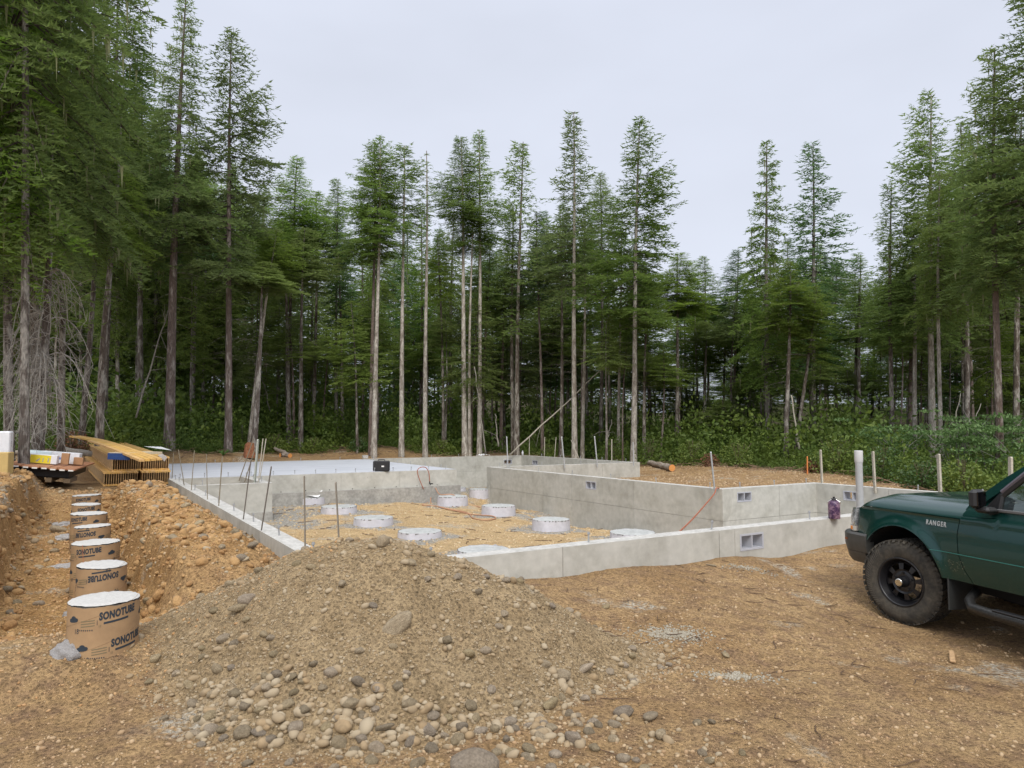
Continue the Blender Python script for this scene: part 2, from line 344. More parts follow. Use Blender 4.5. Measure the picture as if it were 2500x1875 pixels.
# ================================================================== CONCRETE FOUNDATION
concrete = mat('cast_concrete', (.35, .34, .30), .9, var=.08, vscale=2.2, bump=.002, bscale=60, col2=(.45, .44, .40), mixlo=.34, mixhi=.55, detail=9, randv=.05)
concrete_top = mat('pale_concrete_top', (.37, .36, .335), .9, var=.16, vscale=6, bump=.002, bscale=80, col2=(.51, .50, .475))
concrete_dark = mat('rough_footing_concrete', (.26, .25, .23), .95, var=.15, vscale=4, bump=.008, bscale=25, col2=(.36, .35, .32))
galv = mat('galvanised_steel', (.42, .43, .44), .5, var=.1, vscale=8, metal=.6)
dkmetal = mat('weathered_steel', (.16, .14, .12), .7, var=.2, vscale=12, metal=.3)
vinyl = mat('grey_vinyl_vent', (.42, .43, .47), .5)
def cells_mesh(xb, yb, zb, solid):
    mb = {}; v = []; f = []
    def vid(i, j, k):
        q = (i, j, k)
        if q not in mb: mb[q] = len(v); v.append((xb[i], yb[j], zb[k]))
        return mb[q]
    nx, ny, nz_ = len(xb)-1, len(yb)-1, len(zb)-1
    def sol(i, j, k): return 0 <= i < nx and 0 <= j < ny and 0 <= k < nz_ and solid(i, j, k)
    for i in range(nx):
        for j in range(ny):
            for k in range(nz_):
                if not sol(i, j, k): continue
                if not sol(i-1, j, k): f.append((vid(i, j, k), vid(i, j, k+1), vid(i, j+1, k+1), vid(i, j+1, k)))
                if not sol(i+1, j, k): f.append((vid(i+1, j, k), vid(i+1, j+1, k), vid(i+1, j+1, k+1), vid(i+1, j, k+1)))
                if not sol(i, j-1, k): f.append((vid(i, j, k), vid(i+1, j, k), vid(i+1, j, k+1), vid(i, j, k+1)))
                if not sol(i, j+1, k): f.append((vid(i, j+1, k), vid(i, j+1, k+1), vid(i+1, j+1, k+1), vid(i+1, j+1, k)))
                if not sol(i, j, k-1): f.append((vid(i, j, k), vid(i, j+1, k), vid(i+1, j+1, k), vid(i+1, j, k)))
                if not sol(i, j, k+1): f.append((vid(i, j, k+1), vid(i+1, j, k+1), vid(i+1, j+1, k+1), vid(i, j+1, k+1)))
    return v, f
bolt = MB(); bolt.lathe([(.0085, -.02), (.0085, .10)], 6); bolt.lathe([(.0, .082), (.018, .082), (.018, .092), (.0, .092)], 6); bolt.lathe([(0, .092), (.013, .092), (.013, .105), (0, .105)], 6)
bolt_me = bolt.me('anchor_bolt', galv)
def ventmesh(T_, wd=.40, ht=.19):
    q = MB(); a, b = wd/2, ht/2; fr = .022
    for (x0, x1, z0, z1) in ((-a, a, -b, -b+fr), (-a, a, b-fr, b), (-a, -a+fr, -b+fr, b-fr), (a-fr, a, -b+fr, b-fr), (-.008, .008, -b+fr, b-fr)):
        q.box(x0, x1, -.004, T_+.004, z0, z1)
    return q.me('vent_frame', vinyl)
VM = ventmesh(.2)
ANG = UA
def wall(label, s0, s1, t0, t1, vents=(), joints=None, zt=.5, zmid=-.10, zbot=-1.0, bolts=1.5, footing=None, boltoff=.4):
    along_s = (s1-s0) > (t1-t0); Ln = max(s1-s0, t1-t0); T_ = min(s1-s0, t1-t0)
    if along_s: o = ST(s0, t0, 0); rz = ANG
    else: o = ST(s1, t0, 0); rz = ANG+math.pi/2
    # local x along the wall, local y across its thickness
    root = thing('foundation_wall', label, 'concrete wall', o, rz)
    if joints is None: joints = list(np.arange(2.4, Ln-.6, 2.4))
    xs = [0]+list(joints)+[Ln]; g_ = .008
    core = MB(); 
    vs = [(v_[0], v_[1]) for v_ in vents]
    def build(x0, x1, z0, z1, y0, y1):
        xb = {x0, x1}; zb = {z0, z1}; hl = []
        for vx, vz in vs:
            a, b, c, d_ = vx-.2, vx+.2, vz-.095, vz+.095
            if b > x0 and a < x1 and d_ > z0 and c < z1:
                for q in (a, b):
                    if x0 < q < x1: xb.add(q)
                for q in (c, d_):
                    if z0 < q < z1: zb.add(q)
                hl.append((a, b, c, d_))
        xb, zb = sorted(xb), sorted(zb)
        def sol(i, j, k):
            mx_, mz = (xb[i]+xb[i+1])/2, (zb[k]+zb[k+1])/2
            return not any(a < mx_ < b and c < mz < d_ for a, b, c, d_ in hl)
        return cells_mesh(xb, [y0, y1], zb, sol)
    v_, f_ = build(.004, Ln-.004, zbot, zt-.004, .007, T_-.007); core.add(v_, f_); core.ob('wall_core', concrete_dark, root)
    rows = [(zmid+g_/2, zt)] + ([(zbot+.05, zmid-g_/2)] if zmid > zbot+.1 else [])
    for i in range(len(xs)-1):
        for (z0, z1) in rows:
            v_, f_ = build(xs[i]+g_/2 if i else 0, xs[i+1]-g_/2 if i < len(xs)-2 else Ln, z0, z1, 0, T_)
            jig = .0012*((i*7) % 3-1)
            v_ = [(a, b+(jig if b > .1 else -jig), c) for a, b, c in v_]
            p = MB(); p.add(v_, f_)
            mi = []
            me_ = mkmesh('wall_panel', p.v, p.f, [concrete, concrete_top])
            for k_, pl in enumerate(me_.polygons):
                if z1 == zt and all(abs(me_.vertices[q].co.z-zt) < 1e-4 for q in pl.vertices): pl.material_index = 1
            link('wall_panel', me_, root)
    for vx, vz in vs:
        link('vent_frame', VM, root, (vx, 0, vz))
    if bolts:
        for x in np.arange(boltoff, Ln-.1, bolts): link('anchor_bolt', bolt_me, root, (x, T_*.5, zt), (R(4)*math.sin(x*9), R(4)*math.cos(x*7), 0))
    if footing:
        z1, ex = footing; q = MB(); q.box(-.0, Ln, -ex, T_+ex, zbot-.1, z1); q.ob('footing', concrete_dark, root)
    return root
def sof(px, tt, z=.5):   # s where photo column px meets line t=tt
    r = ray(px, 1100); r = r[:2]; # solve A0+s*U+tt*V parallel to r
    b = A0+tt*V; return float((b[0]*r[1]-b[1]*r[0])/(U[1]*r[0]-U[0]*r[1]))
def tof(px, sv):
    r = ray(px, 1100)[:2]; b = A0+sv*U; return float((b[0]*r[1]-b[1]*r[0])/(V[1]*r[0]-V[0]*r[1]))
wall('low front foundation wall running from the gravel mound to the truck', 0, 11.6, 0, .2, vents=[(sof(1831, 0), .335)], joints=[sof(1373, 0), sof(1752, 0), sof(1790, 0), 9.3], zmid=-1.0, bolts=1.75, boltoff=.9)
lw = wall('low left foundation wall beside the row of cardboard tubes', 0, .2, .203, 9.8, vents=[(tof(461, 0)-.203, .25)], joints=[2.4, 4.8, 7.2], zmid=-1.0, bolts=1.3, boltoff=.7)
wall('short foundation wall across the far end of the left wall', 0, 1.75, 9.803, 10.0, joints=[], zmid=-1.0, bolts=1.1, footing=(-.1, .07), zbot=-.6)
wall('short stub wall tying the left recess to the slab', 1.55, 1.75, 10.003, 12.195, joints=[], zmid=-1.0, bolts=.8)
wall('narrow left wall of the recess before the slab', 0, .2, 10.003, 12.195, joints=[], zmid=-1.0, bolts=.7)
wall('tall inner wall with a seam along its middle and one small vent', 8.6, 8.8, 3.75, 12.6, vents=[(tof(1442, 8.6)-3.75, .30)], joints=[tof(1546, 8.6)-3.75, tof(1395, 8.6)-3.75, tof(1326, 8.6)-3.75], footing=(-.80, .1), zmid=-.1)
wall('tall wall behind the flask with one vent and a hose over its corner', 8.803, 11.4, 3.75, 3.95, vents=[(sof(1815, 3.75)-8.803, .33)], joints=[sof(1900, 3.75)-8.803], bolts=1.0)
wall('right end wall with an open vent beside the white pipe', 11.4, 11.6, .203, 3.95, vents=[(tof(2078, 11.4)-.203, .30)], joints=[2.0], bolts=1.1)
wall('outer wall stepping back beyond the tall inner wall', 8.6, 14.4, 12.603, 12.8, joints=[2.4, 4.2], bolts=1.5)
wall('far right foundation wall with one small vent near the corner', 14.2, 14.4, 12.803, 19.797, vents=[(tof(1306, 14.2)-12.803, .24)], bolts=1.3)
wall('far back foundation wall with a divided vent near its corner', 7.3, 14.4, 19.8, 20.0, vents=[(sof(1240, 19.8)-7.3, .24)], joints=[1.5, 3.1, 4.7, 6.0], footing=(-.75, .1), bolts=1.2)
# slab
sl = thing('concrete_slab', 'broad pale poured slab with a stem wall front and a black case on it', 'concrete slab', ST(0, 12.2, 0), ANG)
slabm = mat('smooth_slab_concrete', (.40, .42, .47), .5, var=.06, vscale=2.2, col2=(.53, .55, .60), stretch=(.35, 2.2, 1), spec=.3, mixlo=.3, mixhi=.55)
q = MB(); xs = [0, 1.9, 4.0, 5.6, 7.3]
for i in range(4):
    q = MB(); q.box(xs[i]+.002, xs[i+1]-.002, 0, .2, -.9, .498); q.ob('wall_panel', concrete, sl)
q = MB(); q.box(7.1, 7.3, .203, 7.4, -.9, .498); q.ob('side_stem_wall', concrete, sl)
q = MB(); q.box(.0, .2, .203, 7.4, -.5, .498); q.ob('side_stem_wall', concrete, sl)
q = MB(); q.box(.2, 7.1, 7.2, 7.4, -.5, .51); q.ob('back_curb', concrete_top, sl)
q = MB(); q.box(.012, 7.288, .01, 7.19, .3, .503); q.ob('slab_top', slabm, sl)
q = MB(); q.box(1.8, 7.38, -.1, -.004, -.9, .06); q.ob('footing', concrete_dark, sl)
for i in range(14): link('anchor_bolt', bolt_me, sl, (.25+i*.52, .1, .5), (R(3)*math.sin(i*3), 0, 0))
for i in range(6): link('anchor_bolt', bolt_me, sl, (7.2, .8+i*1.1, .5))
for i in range(5): link('anchor_bolt', bolt_me, sl, (.7+i*1.4, 7.3, .5))

q = MB(); rs = np.random.RandomState(6)
for i in range(9):
    x = 1.9+i*.6; zc = .085+.01*rs.rand(); q.add([(x+.014*math.cos(k*math.pi/4), -.0025, zc+.012*math.sin(k*math.pi/4)) for k in range(8)], [tuple(range(8))])
for i in range(7):
    x = .9+i*.95; zc = .3+.1*rs.rand(); q.add([(x+.006*math.cos(k*math.pi/4), -.0025, zc+.006*math.sin(k*math.pi/4)) for k in range(8)], [tuple(range(8))])
tag(q.ob('tie_holes', mat('black_hole', (.02, .018, .016), 1), sl), kind='stuff')
# piers under the floor
white = mat('white_form_liner', (.56, .55, .60), .5, var=.08, vscale=3, col2=(.48, .47, .50))
ptop = mat('pier_concrete', (.33, .34, .335), .9, var=.15, vscale=6, bump=.003, bscale=40, col2=(.45, .46, .45))
tear = mat('torn_dark_rim', (.17, .165, .155), .9)
plab = ['white wrapped pier in front of the tall wall, third from the front wall', 'white wrapped pier with cracked top beside the looped hose end', 'white wrapped pier with the hose lying across its top', 'white wrapped pier just right of the one holding the paper',
        'white wrapped pier behind the upright steel stake and rock', 'small far pier right of the slab corner', 'smallest and farthest pier near the back wall', 'small pier against the slab wall where the hose hangs', 'small pier with the open sheet of paper on it',
        'pier just behind the tip of the gravel mound', 'pier half hidden between mound and front wall', 'pier near the tall wall corner cut off by the front wall top']
rs = np.random.RandomState(3)
for i, (x, y, zt, zb, r_) in enumerate(pier_pos):
    p = thing('concrete_pier', plab[i], 'concrete pier', (x, y, zb-.1)); h = zt-zb+.1; n = 40
    wob = [1+.012*math.sin(2*k+i)+.01*math.sin(5*k*.3+i) for k in range(n)]
    v = []; f = []
    for j in range(5):
        zz = h*j/4; tp = 1.05-.05*j/4
        for k in range(n):
            a = 2*math.pi*k/n; rr = r_*tp*(1+.012*math.sin(2*a+i)+.006*math.sin(7*a+j)); v.append((rr*math.cos(a), rr*math.sin(a), zz+(0 if j < 4 else .006*rs.randn())))
    for j in range(4):
        for k in range(n): f.append((j*n+k, j*n+(k+1) % n, (j+1)*n+(k+1) % n, (j+1)*n+k))
    mm = mkmesh('form_liner', v, f, white, True); link('form_liner', mm, p)
    q = MB(); q.lathe([(r_*.985, h-.05), (r_*.985, h+.002), (r_*.9, h+.006), (0.001, h+.01)], 40); q.ob('concrete_top', ptop, p, smooth=False)
    q = MB(); 
    for k in range(n*2):
        if rs.rand() < .68: continue
        a = math.pi*k/n; b = a+math.pi/n*1.1; r1 = r_*1.012; dz = .008+.014*rs.rand()
        q.add([(r1*math.cos(a), r1*math.sin(a), h+.004), (r1*math.cos(b), r1*math.sin(b), h+.004), (r1*1.003*math.cos(b), r1*1.003*math.sin(b), h-dz*rs.rand()), (r1*1.003*math.cos(a), r1*1.003*math.sin(a), h-dz)], [(0, 1, 2, 3)])
    tag(q.ob('torn_rim', tear, p), kind='stuff')

# cardboard form tubes in the trench
card = mat('brown_form_cardboard', (.36, .235, .125), .75, var=.08, vscale=3, col2=(.30, .19, .10))
ink = mat('blue_black_ink', (.022, .032, .045), .8); ink2 = mat('faded_green_ink', (.17, .14, .08), .8)
tubetop = mat('fresh_white_concrete', (.46, .45, .43), .95, var=.08, vscale=12, bump=.006, bscale=60)
rimdark = mat('torn_tube_rim', (.12, .11, .10), .95, var=.3, vscale=20)
TXT = {s_: textmesh(s_, 1, b_, sp_) for s_, b_, sp_ in (('SONOTUBE', .055, 1.08), ('18', -.0, 1), ('16', 0, 1), ('18 CM 457', .0, 1), ('SONO', .03, 1), ('12', 0, 1))}
def wraptext(mb, key, r_, a0, z0, size, tilt=0, flip=False, wx=.8, m=0):
    v, f = TXT[key]; wd = v[:, 0].max()*size*wx
    out_ = []
    for x, y, _ in v:
        X = x*size*wx; Z = y*size
        if flip: X, Z = wd-X, size*.7-Z
        ang = a0+X/r_; zz = z0+Z+tilt*X
        out_.append((r_*math.cos(ang), r_*math.sin(ang), zz))
    mb.add(out_, f, m)
def wrapbar(mb, r_, a0, wd, z0, ht, tilt=0, m=0, cut=None):
    n = max(3, int(wd/.01)); v = []; f = []
    for i in range(n+1):
        X = wd*i/n; a = a0+X/r_; c = math.cos(a)*r_, math.sin(a)*r_
        v += [(c[0], c[1], z0+tilt*X), (c[0], c[1], z0+ht+tilt*X)]
    for i in range(n): f.append((2*i, 2*i+2, 2*i+3, 2*i+1))
    mb.add(v, f, m)
def wrapcloud(mb, r_, a0, z0, sz, tilt, flip=False, m=0):
    for cx, cz, cr in ((0, .1, .28), (.35, .28, .34), (.7, .12, .28), (.35, 0, .3)):
        v = []; n = 12
        for k in range(n):
            X = (cx+cr*math.cos(2*math.pi*k/n))*sz; Z = max(-.12, cz+cr*math.sin(2*math.pi*k/n)*.8)*sz*(-1 if flip else 1)
            a = a0+X/r_; v.append((r_*math.cos(a), r_*math.sin(a), z0+Z+tilt*X))
        mb.add(v, [tuple(range(n))], m)
tubelab = ['nearest cardboard form tube with printed name twice and white concrete top', 'second cardboard form tube, its printed name upside down', 'third cardboard form tube with an orange string down its side',
           'fourth cardboard form tube, smudged print under its rim', 'fifth cardboard form tube with the name running off both edges', 'sixth cardboard form tube, scuffed grey rim', 'farthest cardboard form tube below the lumber stack']
tube_st = [(-1.59, -.20, .235), (-1.57, 1.17, .206), (-1.59, 2.53, .237), (-1.60, 3.89, .208), (-1.62, 5.33, .24), (-1.64, 6.65, .212), (-1.62, 8.31, .24)]
for i, (s_, t_, r_) in enumerate(tube_st):
    r_ *= .89
    x, y = ST(s_, t_); zb = .53-.75; p = thing('concrete_form_tube', tubelab[i], 'form tube', (x, y, zb)); h = .75
    n = 72; rr = np.random.RandomState(20+i); jag = np.convolve(rr.rand(n+4), np.ones(2)/2, 'same')[:n]
    tl = -.04*math.sin(i*1.7)   # slight tilt of the cut
    v = []; f = []
    for j in range(4):
        for k in range(n):
            a = 2*math.pi*k/n; zz = h*j/3 if j < 3 else h-.006-.016*jag[k]; zz = min(zz, h-.03) if j < 3 else zz
            v.append((r_*math.cos(a)*(1.012 if j == 0 else 1), r_*math.sin(a), zz+tl*r_*math.cos(a)*(j == 3)))
    for j in range(3):
        for k in range(n): f.append((j*n+k, j*n+(k+1) % n, (j+1)*n+(k+1) % n, (j+1)*n+k))
    link('cardboard_tube', mkmesh('cardboard_tube', v, f, card, True), p)
    q = MB(); prof = [(r_*.985, h-.08), (r_*.988, h-.012)]; q.lathe(prof, 48); q.ob('concrete_side', rimdark, p)
    v = []; f = []
    for j, rad in enumerate((.0, .35, .7, .95, 1.0)):
        for k in range(48):
            a = 2*math.pi*k/48; v.append((rad*r_*.997*math.cos(a), rad*r_*.997*math.sin(a), h+.002*rr.randn()*(j > 0)-(.006 if j == 4 else 0)+tl*r_*math.cos(a)*rad))
    for j in range(4):
        for k in range(48): f.append((j*48+k, j*48+(k+1) % 48, (j+1)*48+(k+1) % 48, (j+1)*48+k))
    link('concrete_core', mkmesh('concrete_core', v, f, tubetop, True), p)
    # print faces the camera
    ca = math.atan2(-y, -x); pr = MB(); R1 = r_+.0012
    flip = i in (1, 3)
    rows = [h-.095, h-.27, h-.44]
    for j, zr in enumerate(rows):
        for kk in range(2):
            off = [-.95, -.55, -.85, -1.05, -1.15, -.6, -.8][i]+kk*2.35+(.38 if j % 2 else 0)
            if i == 0 and j == 0: off = -.12 + kk*2.35
            if i == 0 and j == 1: off = .22 + kk*2.35
            a = ca+off; tlt = .10
            if flip: wraptext(pr, 'SONOTUBE', R1, a, zr-.02, .064, tlt, True, .64); wrapbar(pr, R1, a+.15, .14, zr+.045, .012, tlt); wraptext(pr, '16', R1, a+.7, zr+.05, .045, tlt, True)
            else: wraptext(pr, 'SONOTUBE', R1, a, zr, .064, tlt, False, .64); wrapbar(pr, R1, a+.12, .15, zr-.028, .013, tlt); wraptext(pr, '18', R1, a-.75, zr-.085, .045, tlt, False, .8, 0); wraptext(pr, '12', R1, a-.02, zr-.045, .02, tlt, False, .8, 1)
            wrapcloud(pr, R1, a-.9, zr-.01, .06, tlt, flip)
            for b in range(3): wrapbar(pr, R1, a-.52, .085, zr-.01-b*.016, .006, tlt, 1)
            wrapbar(pr, R1, a-.06, .003, zr-.03, .03, tlt, 0)
            for b in range(8): wrapbar(pr, R1, a-.62+b*.06, .006, zr-.065, .009, tlt, 0)
    tag(pr.ob('printing', [ink, ink2], p), kind='stuff')
    sp = MB()   # spiral seams
    for j in range(3):
        pts = [((r_+.0005)*math.cos(ca-1.8+k*.12), (r_+.0005)*math.sin(ca-1.8+k*.12), h-.18-j*.19+.008*k) for k in range(30)]
        sp.tube(pts, .0009, 4)
    tag(sp.ob('spiral_seam', mat('seam_brown', (.24, .15, .08), .9), p), kind='stuff')  # thin brown seam lines, darker than the cardboard
    if i == 2:
        q = MB(); a = ca-.55; q.tube([((r_+.003)*math.cos(a), (r_+.003)*math.sin(a), h), ((r_+.004)*math.cos(a+.08), (r_+.004)*math.sin(a+.08), h-.2)], .0015, 4); q.ob('string', mat('orange_string', (.6, .18, .08), .8), p)

# ================================================================== STAKES, RODS, PIPE
def rz_from(p): return math.atan2(-p[0], p[1])
def stake(name, label, cat, bx, by, tx, ty, wpx, matl, Y=None, z=None, flat=.35, group=None, holes=False, deep=.0, tip=None):
    b = atZ(bx, by, z) if Y is None else atY(bx, by, Y); Yb = b[1]; t = atY(tx, ty, Yb); wd = wpx*Yb/F_PX
    L = float(np.linalg.norm(t-b)); o = thing(name, label, cat, b, group=group)
    dz = Vector(t-b).normalized(); o.rotation_euler = (dz.to_track_quat('Z', 'Y')).to_euler()
    q = MB(); th = max(.004, wd*flat)
    if flat >= .99: q.tube([(0, 0, -deep), (0, 0, L*.5), (0, 0, L)], wd/2, 8)
    else:
        a = wd/2; v = []
        for zz, k in ((-deep, 1), (L-wd*.3, 1), (L, .55)):
            v += [(-a*k, -th/2, zz), (a*k, -th/2, zz), (a*k, th/2, zz), (-a*k, th/2, zz)]
        f = [(3, 2, 1, 0), (8, 9, 10, 11)]
        for j in range(2):
            for k in range(4): f.append((j*4+k, j*4+(k+1) % 4, (j+1)*4+(k+1) % 4, (j+1)*4+k))
        q.add(v, f)
    q.ob('shaft', matl, o)
    if holes:
        q = MB(); n = int(L/.09)
        for i in range(n):
            zz = L-.03-i*.09; rr = min(.006, wd*.16); q.add([(rr*math.cos(k*math.pi/3), -th/2-.0008, zz+rr*math.sin(k*math.pi/3)) for k in range(6)], [tuple(range(6))])
        tag(q.ob('nail_holes', tear, o), kind='stuff')
    return o
rod = mat('thin_rusted_rod', (.20, .17, .12), .8, var=.2, vscale=15); gwood = mat('weathered_grade_wood', (.36, .33, .27), .9, var=.15, vscale=10, col2=(.46, .42, .35)); paint = mat('sage_grey_strap', (.36, .38, .33), .7, var=.08, vscale=6)
rodl = ['thin rod at the far corner of the recess', 'thin rod just inside the recess corner', 'bent thin rod at the left wall far end', 'leaning rod beside the small side vent', 'tall thin rod rising before the recess', 'rod with a thicker top standing on the left wall']
for i, (bx, by, tx, ty) in enumerate([(409, 1166, 407.5, 1131), (420, 1168.5, 423.7, 1105.6), (450, 1185, 435.5, 1097.5), (467, 1197, 474.6, 1099.5), (506.5, 1219.5, 504, 1108), (534, 1235, 543, 1113.7)]):
    stake('steel_rod', rodl[i], 'steel rod', bx, by, tx, ty, 2.0 if i < 5 else 2.8, rod, z=.5, flat=1.0, deep=.1, group='rods along the left wall')
stake('form_stake', 'flat stake leaning right on the left wall, before the sage strap', 'form stake', 594, 1268, 612.8, 1122, 4.2, dkmetal, z=.5, holes=True, deep=.2)
stake('form_stake', 'dark perforated stake with a round tip leaning over the left wall', 'form stake', 638, 1295, 662.6, 1138.5, 5.2, dkmetal, z=.5, holes=True, deep=.2)
stake('form_stake', 'upright perforated steel stake behind the left flank of the mound', 'form stake', 745, 1352, 742.7, 1161.6, 6.5, mat('brown_steel', (.22, .19, .15), .7, var=.15, vscale=9), Y=6.25, holes=True, deep=.3)
stake('form_stake', 'upright perforated steel stake just left of the mound peak', 'form stake', 828, 1330, 819.6, 1176.5, 7.5, MATS['brown_steel'], Y=6.1, holes=True, deep=.3)
stake('steel_strap', 'broad sage grey strap standing by the stub wall', 'steel strap', 622, 1176, 630, 1072.4, 8.5, paint, z=.5, holes=True, deep=.1)
for i, (l_, bx, by, tx, ty) in enumerate([('long rod leaning right, leftmost beside the broad strap', 587, 1164, 619, 1071), ('short rod leaning against the broad strap', 600, 1168, 622, 1097), ('pale rod rising just right of the broad strap', 630.6, 1178, 642, 1071), ('pale rod farthest right of the broad strap', 634, 1172, 649.6, 1071)]):
    stake('steel_rod', l_, 'steel rod', bx, by, tx, ty, 2.4, rod if i < 2 else gwood, z=.5, flat=1.0, deep=.1)
for l_, bx, by, tx, ty, wp in [('galvanised strap on the far end of the tall inner wall', 1240, 1140, 1237, 1066, 5), ('leaning galvanised strap halfway along the stepped back wall', 1378, 1135, 1371, 1066, 5.2), ('galvanised strap right of the leaning one on the stepped back wall', 1458, 1132.5, 1451.3, 1065, 5), ('strap at the right corner of the stepped back wall', 1547, 1130, 1545.5, 1080, 4.2),
                               ('galvanised strap on the corner where the hose hangs over', 1744.5, 1194, 1735, 1103, 5.6)]:
    stake('steel_strap', l_, 'steel strap', bx, by, tx, ty, wp, galv, z=.5, flat=.5, deep=.1)
for l_, bx, by, tx, ty, wp in [('slim wooden stake nearest the far wall corner', 1292, 1113, 1292.6, 1066, 3), ('slim wooden stake second from the far wall corner', 1329, 1114, 1330, 1067, 3), ('slim wooden stake leaning right by the bright shrub', 1354, 1115.5, 1357.5, 1068, 3), ('slim wooden stake near the right end of the far wall', 1493.5, 1126, 1493.5, 1072.5, 3.6), ('short board leaning left behind the far wall', 1414, 1120, 1394.6, 1075, 3)]:
    stake('wooden_stake', l_, 'wooden stake', bx, by, tx, ty, wp, gwood, z=.48, flat=.5, deep=.2)
for l_, bx, by, tx, ty, wp, tt in [('weathered wooden stake at the corner behind the flask', 2007, 1179.5, 2003, 1098, 7, 0), ('weathered stake between the white pipe and the truck mirror', 2136, 1191, 2131, 1102, 8, 0), ('weathered stake rising behind the truck hood', 2295.7, 1206, 2291, 1108, 10, 0), ('weathered stake seen over the windscreen pillar', 2467.7, 1212, 2467, 1115, 11, 0)]:
    stake('wooden_stake', l_, 'wooden stake', bx, by, tx, ty, wp, gwood, z=.5, flat=.45, deep=.1)
pv = atY(2100, 1240, 10.9); p = thing('plastic_pipe', 'upright grey plastic drain pipe with a wider bell end beside the truck hood', 'drain pipe', (pv[0], pv[1], -.8))
top = atY(2100, 1100, 10.9)[2]+.8; pvc = mat('grey_pvc', (.40, .41, .42), .4, var=.05, vscale=5)
q = MB(); q.lathe([(.052, 0), (.052, top-.2), (.058, top-.17)], 32); q.ob('pipe_body', pvc, p, smooth=True)
q = MB(); q.lathe([(.058, top-.17), (.061, top-.15), (.061, top-.01), (.058, top), (.052, top), (.050, top-.12)], 32); q.ob('bell_end', mat('pale_pvc', (.50, .50, .50), .45), p, smooth=True)
# interior ground reaches the pipe; survey stake, flag
def hit(px, py, y0=2.5, y1=60):
    ys = np.concatenate([np.arange(y0, 12, .02), np.arange(12, y1, .06)]); r = ray(px, py); t = ys/r[1]
    z = r[2]*t+H; g = ground(r[0]*t, ys); k = np.argmax(z <= g)
    if not (z <= g).any(): k = len(ys)-1
    return np.array([r[0]*t[k], ys[k], g[k]])
p = hit(1971, 1158); stake('survey_stake', 'orange topped survey stake at the edge of the brush', 'survey stake', 1971, 1160, 1970.6, 1114, 4, mat('orange_paint', (.65, .22, .06), .7), Y=p[1], flat=.5, deep=.1)
p = hit(2243, 1178); fl = thing('marker_flag', 'tiny pink marker flag in the brush beyond the white pipe', 'marker flag', p)
q = MB(); q.tube([(0, 0, -.05), (0, 0, .28)], .003, 5); q.ob('wire', galv, fl); q = MB(); q.box(0, .07, -.002, .002, .2, .28); q.box(-.05, 0, -.001, .003, .13, .27); q.ob('flag', mat('pink_tape', (.75, .12, .18), .6), fl)

# hoses
hosem = mat('rust_red_hose', (.33, .10, .05), .5, var=.1, vscale=20); hosel = mat('dusty_hose', (.42, .22, .13), .6, var=.15, vscale=10)
def smooth_path(pts, n=8):
    pts = [Vector([float(c) for c in p]) for p in pts]; o = []
    for i in range(len(pts)-1):
        p0 = pts[max(i-1, 0)]; p1 = pts[i]; p2 = pts[i+1]; p3 = pts[min(i+2, len(pts)-1)]
        for k in range(n):
            t = k/n; o.append(.5*((2*p1)+(-p0+p2)*t+(2*p0-5*p1+4*p2-p3)*t*t+(-p0+3*p1-3*p2+p3)*t**3))
    o.append(pts[-1]); return o
Yw = lambda px, tt: float((ST(sof(px, tt), tt))[1])
hp = [atY(x, y, Yw(x, 12.08)) for x, y in ((1034, 1194), (1024, 1170), (1019, 1150), (1027, 1141), (1040, 1142), (1047, 1155), (1049, 1176))]
h1 = thing('air_hose', 'dusty red hose looped on the ground and hanging on the slab wall', 'hose', hp[0]); o0 = np.array(h1.location)
q = MB(); q.tube([np.array(a)-o0 for a in smooth_path(hp)], .011, 8); q.ob('hanging_length', hosem, h1, smooth=True)
q = MB(); e_ = np.array(hp[-1])-o0; q.tube([e_+(0, 0, .01), e_+(0, 0, -.05), e_+(.03, 0, -.09)], [.016, .016, .008], 8); q.box(e_[0]-.0, e_[0]+.09, e_[1]-.01, e_[1]+.01, e_[2]-.07, e_[2]-.04); q.ob('nozzle', mat('black_rubber', (.02, .02, .02), .6), h1)
gp = []
for x, y in ((1040, 1214), (1048, 1214), (1047, 1226), (1031, 1235), (1060, 1238), (1100, 1246), (1141, 1254), (1155, 1267), (1185, 1272), (1209, 1268), (1200, 1263), (1150, 1258), (1113, 1250), (1080, 1242), (1052, 1230), (1060, 1217)):
    g = hit(x, y); gp.append(g+(0, 0, .02))
for x, y, zo in ((1074, 1207, .0), (1106, 1208, .0)): c = atZ(x, y, pier_pos[2][2]+.03); gp.append(c)
for x, y in ((1139, 1231), (1172, 1240)): gp.append(hit(x, y)+(0, 0, .02))
q = MB(); q.tube([np.array(a)-o0 for a in smooth_path(gp)], .013, 8); q.ob('ground_length', hosel, h1, smooth=True)
E1 = atZ(1747, 1193.5, .51); hp = [E1+(.1, .12, .0), E1+(0, -.04, .012), atY(1744, 1205, E1[1]-.15), atY(1722, 1232, 12.6), atY(1690, 1268, 11.2), atY(1655, 1302, 9.9), atY(1640, 1318, 9.4)]
h2 = thing('air_hose', 'red hose draped over the wall corner and sagging to the crawl space floor', 'hose', E1); q = MB(); q.tube([np.array(a)-np.array(h2.location) for a in smooth_path(hp)], .012, 8); q.ob('hose_length', hosem, h2, smooth=True)

